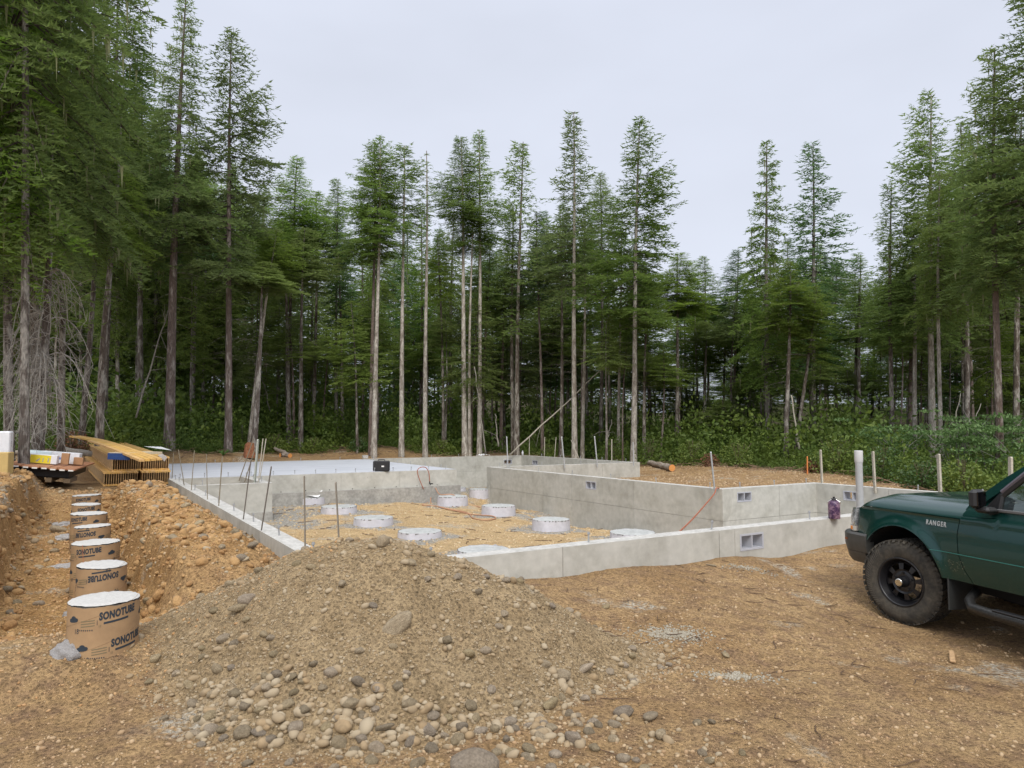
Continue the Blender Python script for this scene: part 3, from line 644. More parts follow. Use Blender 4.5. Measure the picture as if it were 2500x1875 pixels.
# flask on the front wall
c = atZ(2037, 1266, .5); fk = thing('insulated_flask', 'purple patterned flask with black lid and wire handle on the front wall', 'flask', c, rz_from(c))
r_ = .071; q = MB(); q.lathe([(0, 0), (r_*.96, 0), (r_, .006), (r_, .17), (r_*.93, .20), (r_*.7, .225), (r_*.45, .232)], 32)
q.ob('flask_body', mat('purple_camo', (.055, .025, .07), .35, var=.5, vscale=14, col2=(.20, .12, .17), mixlo=.45, mixhi=.55, spec=.4), fk, smooth=True)
q = MB(); q.lathe([(r_*.5, .225), (r_*.52, .245), (r_*.4, .255), (0, .255)], 24); q.lathe([(.012, .25), (.014, .275), (0, .278)], 12); q.ob('lid', mat('black_plastic', (.015, .015, .017), .4), fk)
for sx_ in (-1, 1):
    q = MB(); q.tube([(sx_*r_*1.05, 0, .185), (sx_*r_*.98, -.03, .215), (sx_*r_*.35, -.03, .245)], .0045, 6)
    q.ob('wire_handle', mat('bright_wire', (.7, .7, .7), .3, metal=.8), fk)

# black case on the slab
c = atZ(929, 1151.5, .503); cs = thing('tool_case', 'black plastic tool case with a small white label standing on the slab edge', 'tool case', c+(0, .12, 0), R(-4)); sc = c[1]/F_PX
blk = mat('moulded_black_plastic', (.018, .018, .02), .5, var=.2, vscale=10)
W2, Hh = 20*sc, 26*sc
q = MB(); q.box(-W2, W2, -.07, -.003, 0, Hh, bev=.03); q.ob('front_shell', blk, cs); q = MB(); q.box(-W2, W2, .003, .07, 0, Hh, bev=.03); q.ob('back_shell', blk, cs)
q = MB(); q.tube([(-.09, 0, Hh-.005), (-.08, 0, Hh+.03), (.08, 0, Hh+.03), (.09, 0, Hh-.005)], .012, 8); q.ob('handle', blk, cs)
q = MB(); q.box(.02, .09, -.0725, -.0705, Hh*.42, Hh*.55); q.ob('white_label', mat('white_paper', (.75, .75, .75), .7), cs)
q = MB()
for x in (-.13, .13): q.box(x-.02, x+.02, -.078, -.068, Hh-.09, Hh-.03)
q.ob('latches', blk, cs)
# paper sheet on pier
px_, py_, pzt, pzb, pr_ = pier_pos[8]
sh = thing('paper_plan_sheet', 'open sheet of white plans curling on a pier by the slab wall', 'paper plans', (px_, py_, pzt+.012))
v = []; n = 12
for i in range(n+1):
    for j in range(7):
        x = -.58+.80*i/n; y = -.22+.46*j/6; zz = .03+.50*max(0, y+.10)*(.5+i/n)+.02*math.sin(i*.9)
        v.append((x+.15*y, y, zz))
f = [(i*7+j, (i+1)*7+j, (i+1)*7+j+1, i*7+j+1) for i in range(n) for j in range(6)]
mp_ = mkmesh('sheet', v, f, MATS['white_paper'], True); link('sheet', mp_, sh)
# small things on the back wall
c = atZ(891, 1119, .5); b_ = thing('concrete_block', 'small pale block standing at the back edge of the slab', 'concrete block', c, ANG); q = MB(); q.box(-.09, .11, -.06, .08, 0, .12, bev=.006); q.ob('block_body', concrete_top, b_)
c = atZ(1182, 1112.5, .5); b_ = thing('crumpled_plastic', 'crumpled clear plastic sheet lying on the back wall', 'plastic sheet', c, ANG)
rs = np.random.RandomState(8); v = []
for i in range(22):
    for j in range(6): v.append((-.35+.75*i/21, -.1+.2*j/5, max(0.0, .09*(1-abs(i-9)/13)*rs.rand())+.004))
f = [(i*6+j, (i+1)*6+j, (i+1)*6+j+1, i*6+j+1) for i in range(21) for j in range(5)]
link('plastic_fold', mkmesh('plastic_fold', v, f, mat('milky_plastic', (.75, .76, .78), .3)), b_)
c = atZ(1276, 1111.5, .5); b_ = thing('water_bottle', 'small clear bottle standing near the far wall corner', 'bottle', c); q = MB(); q.lathe([(0, 0), (.04, 0), (.042, .12), (.015, .18), (.015, .2), (0, .2)], 16); q.ob('bottle_body', MATS['milky_plastic'], b_, smooth=True)

# ================================================================== LUMBER, BOARDS, BOXES
strand = mat('engineered_lumber', (.52, .295, .085), .75, var=.16, vscale=4, randv=.12, col2=(.62, .385, .125), stretch=(1, .2, 1)); osb = mat('strand_web', (.40, .25, .11), .8, var=.25, vscale=14, col2=(.50, .33, .16), stretch=(1, .4, .4)); endgrain = mat('sawn_end', (.60, .31, .08), .8, var=.25, vscale=25)
VA = ANG+math.pi/2
jo = hit(251, 1187.5)
def joists(label, dx, dz, n, L=11.0, dy=0, fw=.0455, jh=.302):
    # local x = along the joists (away), local y = to the left
    root = thing('joist_bundle', label, 'wooden joists', (0, 0, 0), rot=(0, -R(1.0), VA+R(2.6)))
    base = np.array([jo[0], jo[1], jo[2]]) + np.append(U*dx+V*dy, dz); root.location = base
    m0 = MB(); m0.box(0, L, 0, fw-.002, 0, .036, m=0); m0.box(0, L, 0, fw-.002, jh-.036, jh, m=0); m0.box(0.0, L, fw/2-.006, fw/2+.004, .036, jh-.036, m=1)
    me_ = m0.me('joist', [strand, osb])
    for k in range(n):
        link('joist', me_, root, (.012*math.sin(k*2.3), -(k+1)*fw, .003*math.sin(k*1.7)))
    return root
joists('lower left bundle of wooden joists, nearest to the pallet', 0, 0, 15)
joists('lower right bundle of wooden joists with a stone against its end', .74, 0, 13, L=10.8)
joists('upper left bundle of wooden joists under the blue piece', .16, .305, 13, L=10.4, dy=.25)
joists('upper right bundle of wooden joists under the bent planks', .78, .305, 12, L=10.2, dy=.25)
ztop = jo[2]+.61
def plank(mb, pts, wv, th, m=0):
    v = []; wv = np.array(wv)
    for p in pts:
        p = np.array(p, float); v += [p-wv/2, p+wv/2, p+wv/2+(0, 0, th), p-wv/2+(0, 0, th)]
    f = [(3, 2, 1, 0), tuple((len(pts)-1)*4+k for k in range(4))]
    for i in range(len(pts)-1):
        for k in range(4): f.append((i*4+k, i*4+(k+1) % 4, (i+1)*4+(k+1) % 4, (i+1)*4+k))
    mb.add(v, f, m)
near = atY(386, 1124, 13.6); far = atY(190, 1067, 21.0); mid1 = atY(326, 1103, 15.2); mid2 = atY(250, 1078, 17.8)
pb = thing('plank_bundle', 'long springy planks bowed over the top of the joist stack', 'planks', near)
dirv = (near-far)[:2]; dirv = dirv/np.linalg.norm(dirv); wv = np.array([dirv[1], -dirv[0], 0])
for k in range(4):
    q = MB(); off = np.append(-wv[:2]*(-1)*(k*.10-.02), 0)
    pts = smooth_path([near-np.array(pb.location)+off+(0, 0, -.005*k), mid1-np.array(pb.location)+off, mid2-np.array(pb.location)+off, far-np.array(pb.location)+off], 6)
    if k == 3: pts = pts[:13]
    plank(q, pts, wv*.092, .04); q.ob('plank', strand, pb)
c = atY(291, 1113, 14.6); bl = thing('blue_edged_panel', 'panel offcut with a blue painted edge wedged under the bowed planks', 'wood panel', (c[0], c[1], ztop+.01), R(-25))
q = MB(); q.box(-.33, .33, -.02, .0, 0, .13); q.ob('blue_edge', mat('blue_edge_paint', (.02, .06, .20), .6, var=.2, vscale=8), bl)
q = MB(); q.box(-.33, .33, .001, .75, .10, .145); q.ob('panel_face', mat('pale_panel', (.60, .50, .34), .8, var=.1, vscale=10), bl)
for k, (a, b) in enumerate(((397, 1116), (372, 1095))):
    c = atY(a, b, 14.2+k*2); s_ = thing('wrap_scrap', ['white wrapping scrap fluttering at the right end of the planks', 'white wrapping scrap lying on top of the planks'][k], 'plastic wrap', c)
    q = MB(); q.add([(-.10, 0, .04), (.02, -.05, .07), (.09, 0, -.0), (.02, .04, -.09), (-.03, 0, -.02)], [(0, 1, 4), (1, 2, 3, 4)]) if k == 0 else q.add([(-.2, 0, .05), (.1, 0, .0), (.3, .3, -.05), (0, .4, .03)], [(0, 1, 2, 3)])
    q.ob('wrap_fold', MATS['milky_plastic'], s_)
# board pallet with packages
pc = atY(100, 1158, 13.5); gzp = gz(pc[0], pc[1]); sc = 13.5/F_PX
zt = atY(100, 1135, 13.5)[2]
pl = thing('board_stack', 'brown boards with white capped ends overhanging a dark block', 'board stack', (pc[0], pc[1], gzp), rot=(0, R(5.5), R(24)))
hB = zt-gzp; brd = mat('red_brown_board', (.33, .145, .07), .6, var=.12, vscale=3, col2=(.40, .19, .10), stretch=(3, .5, 1)); cap = mat('white_end_cap', (.72, .70, .66), .7)
for k in range(8):
    q = MB(); x0 = -.58+k*.145; dz = .004*math.sin(k*2)-.028*(k/8); q.box(x0+.003, x0+.142, -.34-.03*(k % 2)+.02, 2.6-.1*(k % 3), hB-.03+dz, hB+dz, bev=.003); o_ = q.ob('board', brd, pl)
    q = MB(); q.box(x0+.03, x0+.115, -.345-.03*(k % 2)+.02, -.341-.03*(k % 2)+.02, hB-.045+dz, hB-.018+dz); q.ob('end_cap', cap, o_)
q = MB(); q.box(-.5, .46, -.14, 2.2, .08, hB-.065, bev=.02); q.ob('dark_block', mat('near_black', (.012, .012, .014), .6), pl)  # near-black block filling the space under the boards
q = MB(); 
for k in range(4): q.box(-.5+k*.3, -.4+k*.3, -.2, .7, 0, .08)
q.ob('pallet_runner', mat('old_wood', (.14, .10, .06), .9), pl)
P0 = Matrix.Translation(pl.location) @ pl.rotation_euler.to_matrix().to_4x4()
def carton(name, label, x, y, w_, d_, h_, matl, rz=0, dz=0, extra=None):
    w_, d_, h_ = w_*1.1, d_*1.2, h_*1.1
    o = thing(name, label, 'box', P0 @ Vector((x*1.08, y*1.3+.75, hB+.003+dz)), rot=(0, R(5.5), R(24)+rz))
    q = MB(); q.box(-w_/2, w_/2, -d_/2, d_/2, 0, h_, bev=.004); q.ob('carton_body', matl, o)
    if extra: extra(o, w_, d_, h_)
    return o
whitec = mat('white_carton', (.68, .69, .72), .6, var=.05, vscale=4); kraft = mat('kraft_card', (.36, .20, .10), .8, var=.06, vscale=4); yel = mat('yellow_print', (.70, .58, .03), .6); greyp = mat('grey_print', (.30, .31, .33), .6); bluep = mat('blue_print', (.03, .10, .42), .6); teal = mat('teal_print', (.10, .55, .42), .6)
def ye(o, w_, d_, h_):
    q = MB(); q.box(-w_/2+.06, w_/2-.10, -d_/2-.0015, -d_/2-.0005, .004, h_-.01); q.ob('yellow_panel', yel, o)
    q = MB(); yy = -d_/2-.0022
    q.add([(-.10, yy, .04), (-.05, yy, .09), (-.02, yy, .10), (-.03, yy, .08), (-.07, yy, .03)], [(0, 1, 2, 3, 4)]); q.add([(.015, yy, .03), (.03, yy, .03), (.035, yy, .11), (.02, yy, .11)], [(0, 1, 2, 3)]); q.add([(.10, yy, .03), (.12, yy, .03), (.125, yy, .11), (.105, yy, .11)], [(0, 1, 2, 3)])
    tag(q.ob('tool_drawings', greyp, o), kind='stuff')
def bl_(o, w_, d_, h_):
    v, f = textmesh('SKYTE', .06, .002); v2 = [(-.02+a, -d_/2-.002, h_*.35+b) for a, b, _ in v]; q = MB(); q.add(v2, f); q.ob('blue_lettering', bluep, o)
def te(o, w_, d_, h_):
    v, f = textmesh('EG', .10, .002); v2 = [(-.02+a, -.07+b, h_+.002) for a, b, _ in v]; q = MB(); q.add(v2, f); q.ob('teal_lettering', teal, o)
carton('carton', 'yellow and white tool carton at the front of the boards', -.09, -.19, .46, .16, .155, whitec, R(-3), extra=ye)
carton('carton', 'grey strapped carton behind the left end of the yellow one', -.30, -.05, .22, .16, .15, mat('grey_wrap_card', (.33, .34, .38), .5, var=.2, vscale=8))
carton('carton', 'long white carton with blue lettering at the back', .12, .22, .62, .2, .20, whitec, R(-4), extra=bl_)
carton('carton', 'pale wrapped package with teal lettering on top', -.25, .28, .42, .34, .19, mat('pale_blue_wrap', (.62, .74, .78), .4), extra=te)
carton('carton', 'tall brown carton in the middle of the boards', .24, -.10, .12, .10, .20, kraft)
carton('carton', 'short brown carton at the right end of the boards', .43, .08, .15, .13, .13, kraft)
# big boxes on the left edge
c = atY(2, 1145, 12.6); g0 = gz(c[0], c[1]); bx = thing('tall_white_box', 'tall white box with grey and red print at the left edge', 'box', (c[0], c[1], g0-.05), R(30)); hb = atY(10, 1053, 12.6)[2]-g0+.05
q = MB(); q.box(-.65, .12, 0, .5, 0, hb, bev=.02); q.ob('box_body', whitec, bx)
q = MB()
for k in range(3): q.box(.1212, .1222, .12, .12+.17-.02*k, hb-.20-k*.035, hb-.185-k*.035)
q.ob('grey_lettering', greyp, bx); q = MB(); v, f = textmesh('FR', .17, .004); q.add([(.1225, .14+a*.8, hb-.48+b) for a, b, _ in v], f); q.ob('red_lettering', mat('red_print', (.65, .18, .15), .6), bx)
c = atY(-2, 1150, 11.9); g0 = gz(c[0], c[1]); bx = thing('tan_carton', 'tan cardboard carton in front of the tall white box', 'box', (c[0], c[1], g0-.05), R(22)); hb = atY(8, 1105, 11.9)[2]-g0+.05
q = MB(); q.box(-.5, .12, 0, .35, 0, hb, bev=.008); q.ob('carton_body', mat('tan_card', (.50, .36, .14), .8, var=.06, vscale=3), bx); q = MB(); q.box(-.5, .115, .16, .19, hb, hb+.001); q.ob('tape', mat('tape', (.5, .4, .2), .3), bx)

# ================================================================== STONES
def ico(sub):
    import bmesh; bm = bmesh.new(); bmesh.ops.create_icosphere(bm, subdivisions=sub, radius=1); v = np.array([q.co[:] for q in bm.verts]); f = np.array([[x.index for x in p.verts] for p in bm.faces]); bm.free(); return v, f
def rockify(v, seed, amp=.16, ang=.5):
    rs = np.random.RandomState(seed); v = v.copy()
    for k in range(7):
        d_ = rs.randn(3); d_ /= np.linalg.norm(d_); h_ = .62+.3*rs.rand(); dd = v@d_; v = v-np.outer(np.maximum(0, dd-h_)*(.8 if rs.rand() < ang else .35), d_)
    off = rs.rand(3)*50
    n = np.array([mnoise.noise(Vector(q*1.4+off)) for q in v]); v *= (1+amp*n)[:, None]
    return v*np.array([1, .72+.25*rs.rand(), .55+.25*rs.rand()])
stone_m = mat('river_stone', (.225, .168, .10), .85, var=.22, vscale=2.5, bump=.014, bscale=9, randv=.28, col2=(.315, .245, .155))
v3, f3 = ico(3); v1, f1 = ico(2); v0, f0 = ico(1)
SM = [mkmesh('stone', rockify(v3, 40+i, .14, .6 if i % 3 == 0 else .25), f3, stone_m, True) for i in range(9)]
gst = 'cobbles of the gravel mound'
def put_stone(label, x, y, r_, k, sink=.35, group=None, sc=(1, 1, 1), rot=None, seed=0, z=None, name='stone', m_=None):
    rs = np.random.RandomState(seed+int(abs(x*977)+abs(y*331)) % 10000)
    zz = gz(x, y) if z is None else z
    o = link(name, SM[k] if m_ is None else m_, None, (x, y, zz+r_*sc[2]*(.55-sink)), rot or (rs.uniform(-.4, .4), rs.uniform(-.4, .4), rs.uniform(0, 6.28)), (r_*sc[0], r_*sc[1], r_*sc[2]))
    tag(o, label, 'stone', group); return o
spec = [('large rounded boulder at the bottom edge of the photo', 1152, 1868, 66, 1, (1, .95, 1.0)), ('flat pale slab shaped rock set in the face of the mound', 968, 1508, 44, 3, (1.1, .62, .9)), ('upright blunt rock crowning the gravel mound', 934, 1326, 20, 6, (1, .7, 1.5)),
        ('blue grey oblong stone high on the left flank of the mound', 588, 1480, 26, 2, (1.2, .6, .7)), ('tan angular rock just above the blue grey oblong stone', 604, 1462, 24, 0, (1, .8, 1)), ('brown egg shaped stone high on the mound face', 835, 1423, 15, 4, (1, .8, .8)),
        ('dark brown rock in the lower right skirt of the mound', 1522, 1738, 26, 0, (1, .8, 1)), ('long flat tan rock lying beside the dark brown rock', 1588, 1745, 31, 5, (1, .6, .6)), ('leaning tan rock at the foot of the mound', 1398, 1798, 31, 3, (1.1, .5, .8)), ('dark crumbly rock right of the leaning tan rock', 1614, 1792, 22, 0, (1, .8, 1)),
        ('long brown rock standing in the lower right slope', 1345, 1716, 27, 5, (1.2, .6, .8)), ('round stone in the band of cobbles, left of the paired ones', 858, 1720, 24, 1, (1, .9, .9)), ('reddish round stone in the band of cobbles', 1000, 1726, 21, 4, (1, .9, .9)), ('broad dark stone below the upper right flank', 1425, 1632, 24, 2, (1.1, .7, .6)),
        ('round stone half sunk below the broad dark one', 1370, 1650, 23, 7, (1, .9, .9)), ('pale round stone in the right cluster of cobbles', 1144, 1596, 19, 1, (1, .9, .9)), ('tan stone right of the pale round cobble', 1185, 1588, 15, 4, (1, .9, .9)), ('dark stone above the right cluster of cobbles', 1092, 1570, 15, 0, (1, 1, 1.2)),
        ('tan boulder at the lower left foot of the mound', 512, 1750, 21, 8, (1, .9, 1)), ('yellowish stone on the sand left of centre', 630, 1786, 20, 1, (1.1, .7, .6)), ('greenish rock beside the sandy patch', 796, 1784, 22, 0, (1, .8, .9)), ('yellow flat stone left of the large boulder', 938, 1780, 25, 5, (1, .6, .5)),
        ('pale stone touching the left of the large boulder', 1020, 1862, 22, 7, (1, .8, .8)), ('pale grey stone right of the large boulder', 1290, 1825, 20, 1, (1, .8, .8)), ('blue grey stone below the pale grey one', 1289, 1848, 17, 7, (1.1, .8, .6)), ('brown angular rock on the left slope of the mound', 530, 1640, 17, 0, (1, .8, 1.3)), ('brown rock poking from the upper left slope', 545, 1558, 17, 3, (1, .8, .9)),
        ('tan stone leaning on the end of the joist stack', 364, 1186, 10, 6, (1, .9, 1.4)), ('rounded rock resting against the left foundation wall', 616, 1330, 15, 1, (1, .9, .9)), ('smaller rock just above the one against the left wall', 619, 1308, 8, 4, (1, .9, .9)), ('pale smooth rock on the crest of the berm', 485, 1276, 16, 7, (1, .8, .7)),
        ('dark half buried rock on the trench floor', 143, 1292, 18, 5, (1.1, .8, .9)), ('tan rock set in the left bank of the trench', 24, 1247, 13, 0, (1, .8, .9)), ('dark rock set in the left bank of the trench', 53, 1258, 10, 3, (1, .8, 1)), ('brown rock at the right side of the trench by the second tube', 315, 1427, 9, 2, (1.1, .8, .8)),
        ('flat brown rock on the berm near the far end of the left wall', 420, 1212, 12, 5, (1.1, .7, .6)), ('brown rock below the small side vent', 472, 1227, 8, 0, (1, .9, .9)), ('reddish rough rock against the left wall by the leaning stake', 597, 1300, 9, 0, (1.2, .8, .8)), ('tan rock at the right foot of the mound by the wall', 1273, 1412, 9, 4, (1, .8, .8)), ('tan rock against the front wall left of the vent', 1736, 1378, 11, 5, (1.4, .6, .5)),
        ('ochre rock in the right gravel strewn ground', 1545, 1600, 13, 4, (1.1, .8, .8)), ('brown stone alone on the bare ground right of the mound', 1772, 1600, 13, 2, (1.1, .8, .7)), ('dark red lump on the bare ground', 1903, 1640, 9, 0, (1.1, .8, .7)), ('round tan stone on the right skirt of the mound', 1346, 1480, 12, 1, (1, .9, .9)), ('tan stone right of the mound flank, beside the gravel patch', 1480, 1482, 12, 1, (1, .9, .9))]
used = []; MARK = []; SHORT = ['the large bottom boulder', 'the flat slab shaped rock', 'the upright crown rock', 'the blue grey oblong stone', 'the angular rock on the upper left flank', 'the egg shaped stone', 'the dark brown skirt rock', 'the long flat tan rock', 'the leaning tan rock', 'the dark crumbly rock', 'the long standing brown rock', 'the round stone in the cobble band', 'the reddish round stone', 'the broad dark stone', 'the half sunk round stone', 'the pale round cobble', 'the tan stone of the right cluster', 'the dark stone above the right cluster', 'the tan boulder at the lower left', 'the yellowish sand stone', 'the greenish rock', 'the yellow flat stone', 'the pale stone beside the boulder', 'the pale grey stone', 'the lower blue grey stone', 'the angular rock on the left slope', 'the brown poking rock', 'the stone leaning on the joists', 'the rock against the left wall', 'the smaller rock at the left wall', 'the pale smooth berm rock', 'the half buried trench rock', 'the tan bank rock', 'the dark bank rock', 'the brown rock by the second tube', 'the flat berm rock', 'the rock below the side vent', 'the reddish wall rock', 'the tan rock by the front wall', 'the tan rock near the front vent', 'the ochre rock', 'the lone brown stone', 'the dark red lump', 'the round right skirt stone', 'the tan stone by the gravel patch']
for i, (lb, px, py, rp, k, sc) in enumerate(spec):
    g = hit(px, py+rp*.35); r_ = rp*g[1]/F_PX
    rot = None
    if i == 1: rot = (R(55), R(-35), R(20))
    if i == 0: rot = (0, 0, R(8))
    put_stone(lb, g[0], g[1], r_, k, .25 if i != 1 else .75, sc=sc, rot=rot, seed=i); used.append((g[0], g[1], r_)); MARK.append((px, py, SHORT[i], g[0], g[1]))
rs = np.random.RandomState(77)
def stones(n, xr, yr, rfun, dens, seed):
    rs = np.random.RandomState(seed); x = rs.uniform(*xr, n); y = rs.uniform(*yr, n); k = rs.rand(n) < dens(x, y); x, y = x[k], y[k]; return x, y, rfun(rs, len(x), x, y)
def toe(x, y):    # dense cobble band at the foot of the mound
    return np.exp(-((y-(4.04+.10*np.sin(x*2)))/.20)**2)*ss(x, -2.2, -1.4)*(1-ss(x, .2, .9))
def mdens(x, y):
    m_ = mound(x, y)-idw(x, y, extc); on = ss(m_, -.22, .02); return on
P_, Q_, Rr = [], [], []
x, y, r_ = stones(5200, (-2.8, 1.7), (3.45, 5.4), lambda rs, n, x, y: .011+.006*rs.rand(n)+.028*rs.rand(n)**5*(1+toe(x, y)*.5), lambda x, y: np.clip((.10+.30*ss(fbm(x+3, y, .5, 3), -.1, .25)+.95*toe(x, y)+.45*ss(x, -.5, .5)*ss(y, 5.2, 4.6))*ss(mdens(x, y), .05, .5), 0, 1), 1)
P_ += [x]; Q_ += [y]; Rr += [r_]
x, y, r_ = stones(330, (-1.9, .7), (3.7, 4.35), lambda rs, n, x, y: .018+.022*rs.rand(n)**1.5, lambda x, y: toe(x, y), 2); P_ += [x]; Q_ += [y]; Rr += [r_]
x, y, r_ = stones(420, (-1.4, 1.5), (3.3, 4.2), lambda rs, n, x, y: .012+.030*rs.rand(n)**3, lambda x, y: .75*ss(x, -1.2, .3)*(1-ss(x, 1.0, 1.5)), 3); P_ += [x]; Q_ += [y]; Rr += [r_]
bx_ = np.concatenate(P_); by_ = np.concatenate(Q_); br_ = np.concatenate(Rr)
# trench banks, berm
s_ = rs.uniform(-5, 0, 2600); t_ = rs.uniform(-.3, 11, 2600); r2 = .014+.05*rs.rand(2600)**4.5
k = rs.rand(2600) < np.where((s_ > -2.2) & (s_ < -1.2), .35, .8); xx = A0[0]+s_*U[0]+t_*V[0]; yy = A0[1]+s_*U[1]+t_*V[1]
bx_ = np.append(bx_, xx[k]); by_ = np.append(by_, yy[k]); br_ = np.append(br_, r2[k])
rank = br_/np.maximum(by_, 2); order = np.argsort(-rank)
# reject overlaps among the biggest
keepbig = []; 
for i in order:
    if len(keepbig) >= 255: break
    if any((bx_[i]-a)**2+(by_[i]-b)**2 < (br_[i]+c)**2*.8 for a, b, c in used): continue
    s0_, t0_ = toST(bx_[i], by_[i])
    if any((s0_-a)**2+(t0_-b)**2 < (c+.05)**2 for a, b, c in tube_st): continue
    keepbig.append(i); used.append((bx_[i], by_[i], br_[i]))
def pix(x, y, z):
    z = z-H; d_ = y*math.cos(TH)+z*math.sin(TH); u = -y*math.sin(TH)+z*math.cos(TH); return 1250+F_PX*x/d_, 937.5-F_PX*u/d_
byk = {}
for i in keepbig:
    x, y = bx_[i], by_[i]; qx, qy = pix(x, y, gz(x, y)); k = min(range(len(MARK)), key=lambda m: (MARK[m][3]-x)**2+(MARK[m][4]-y)**2)
    dx, dy = qx-MARK[k][0], qy-MARK[k][1]; dr = ('right of' if dx > 0 else 'left of') if abs(dx) > abs(dy) else ('below' if dy > 0 else 'above')
    off = qx < -10 or qx > 2510 or qy > 1885
    byk.setdefault((k, dr, off), []).append((math.hypot(dx, dy), i))
ORD = ['closest', 'second closest', 'third closest', 'fourth closest', 'fifth closest', 'sixth closest', 'seventh closest', 'eighth closest', 'ninth closest', 'tenth closest', 'eleventh closest', 'twelfth closest', 'thirteenth closest', 'fourteenth closest', 'fifteenth closest', 'sixteenth closest']
LBL = {}
for (k, dr, off), l_ in byk.items():
    for n_, (_, i) in enumerate(sorted(l_)):
        if off: continue
        LBL[i] = '%s loose cobble %s %s' % (ORD[n_] if n_ < 16 else 'number %d' % (n_+1), dr, MARK[k][2])
for n_, i in enumerate(keepbig):
    if i not in LBL: continue
    s0_, t0_ = toST(bx_[i], by_[i]); onm = mdens(bx_[i], by_[i]) > .5
    gr = 'stones in the trench banks and berm' if (s0_ < -.05 and t0_ > 0 and not onm) else ('cobbles of the gravel mound' if onm else 'cobbles on the sand before the mound')
    put_stone(LBL[i], bx_[i], by_[i], br_[i], n_ % 9, .42, gr, seed=n_)
rest = np.array([i for i in order if i not in set(keepbig)])
def merged(name, xs, ys, rs_, lib, matl, kindlab, seed, sink=.42, flat=1):
    rs = np.random.RandomState(seed); n = len(xs); zs = ground(xs, ys); VV = []; FF = []; TT = []; off = 0
    vs = [rockify(lib[0], 900+i, .15, .5) for i in range(10)]; nv = len(lib[0])
    for kk in range(10):
        sel = np.arange(n)[kk::10]
        if not len(sel): continue
        a = rs.uniform(0, 6.28, len(sel)); b = rs.uniform(-.5, .5, len(sel)); ca, sa, cb, sb = np.cos(a), np.sin(a), np.cos(b), np.sin(b)
        v = vs[kk][None]*rs_[sel][:, None, None]*np.stack([1+.3*rs.rand(len(sel)), np.ones(len(sel)), flat*(.8+.4*rs.rand(len(sel)))], 1)[:, None]
        x1 = v[..., 0]; z1 = v[..., 2]; xr = x1*cb[:, None]-z1*sb[:, None]; zr = x1*sb[:, None]+z1*cb[:, None]; y1 = v[..., 1]
        X = xr*ca[:, None]-y1*sa[:, None]+xs[sel][:, None]; Y = xr*sa[:, None]+y1*ca[:, None]+ys[sel][:, None]; Z = zr+(zs[sel]+rs_[sel]*flat*(.5-sink))[:, None]
        VV.append(np.stack([X, Y, Z], -1).reshape(-1, 3)); FF.append((lib[1][None]+(off+np.arange(len(sel))*nv)[:, None, None]).reshape(-1, 3)); off += nv*len(sel)
        TT.append(np.repeat(rs.rand(len(sel)), nv))
    me = mkmesh(name, np.concatenate(VV), np.concatenate(FF), matl, True)
    q = me.attributes.new('tint', 'FLOAT', 'POINT'); q.data.foreach_set('value', np.concatenate(TT).astype(np.float32))
    return tag(link(name, me), kindlab, 'gravel', kind='stuff')
grav_m = mat('loose_gravel', (.25, .175, .095), .9, attr=('tint', (.33, .27, .185)), var=.25, vscale=6); dirtpeb = mat('ochre_pebbles', (.30, .19, .10), .95, attr=('tint', (.42, .31, .19)), var=.2, vscale=6)
merged('loose_gravel', bx_[rest], by_[rest], br_[rest], (v1, f1), grav_m, 'loose small cobbles covering the mound', 5)
x, y, r_ = stones(26000, (-3.1, 1.9), (3.3, 5.5), lambda rs, n, x, y: .0035+.007*rs.rand(n)**2, lambda x, y: ss(mdens(x, y), .0, .6)*(.35+.65*ss(fbm(x, y, .3, 3), -.15, .15)), 11)
merged('fine_gravel', x, y, r_, (v0, f0), grav_m, 'fine gravel between the cobbles of the mound', 6)
def infield(x, y):
    s_, t_ = toST(x, y); return ~(((s_ > -.02) & (s_ < 11.62) & (t_ > -.02) & (t_ < 20)))
x, y, r_ = stones(21000, (-4, 5), (3.0, 7.5), lambda rs, n, x, y: .003+.005*rs.rand(n)+.016*rs.rand(n)**9, lambda x, y: infield(x, y)*(1-ss(mdens(x, y), .2, .8))*(.15+.85*ss(fbm(x, y, .7, 3), -.15, .2))*(4.5/np.maximum(y, 3))**1, 12)
merged('ground_pebbles', x, y, r_, (v0, f0), dirtpeb, 'small pebbles strewn over the bare brown ground', 7)
NB = 12000; s_ = rs.uniform(-4.6, 0, NB); t_ = rs.uniform(-.8, 10.5, NB); xx = A0[0]+s_*U[0]+t_*V[0]; yy = A0[1]+s_*U[1]+t_*V[1]
merged('bank_pebbles', xx, yy, (.005+.014*rs.rand(NB)**2)*np.clip(yy/6, .8, 1.6), (v0, f0), mat('bank_ochre', (.34, .19, .08), .95, attr=('tint', (.46, .30, .155)), var=.2, vscale=6), 'ochre clods and pebbles of the trench banks', 8)
NC = 1250; sc_ = np.where(rs.rand(NC) < .5, rs.uniform(-1.35, -.25, NC), rs.uniform(-4.2, -2.15, NC)); tc_ = rs.uniform(.2, 10.8, NC); xc_ = A0[0]+sc_*U[0]+tc_*V[0]; yc_ = A0[1]+sc_*U[1]+tc_*V[1]
merged('earth_clods', xc_, yc_, (.022+.05*rs.rand(NC)**2.2), (v1, f1), mat('clod_earth', (.30, .165, .065), .97, attr=('tint', (.43, .265, .115)), var=.25, vscale=9, bump=.02, bscale=30), 'crumbly earth clods on the trench banks and the ridge', 21)
s_ = rs.uniform(.2, 14, 14000); t_ = rs.uniform(.2, 19.7, 14000); k = pitmask(s_, t_); s_, t_ = s_[k], t_[k]; xx = A0[0]+s_*U[0]+t_*V[0]; yy = A0[1]+s_*U[1]+t_*V[1]
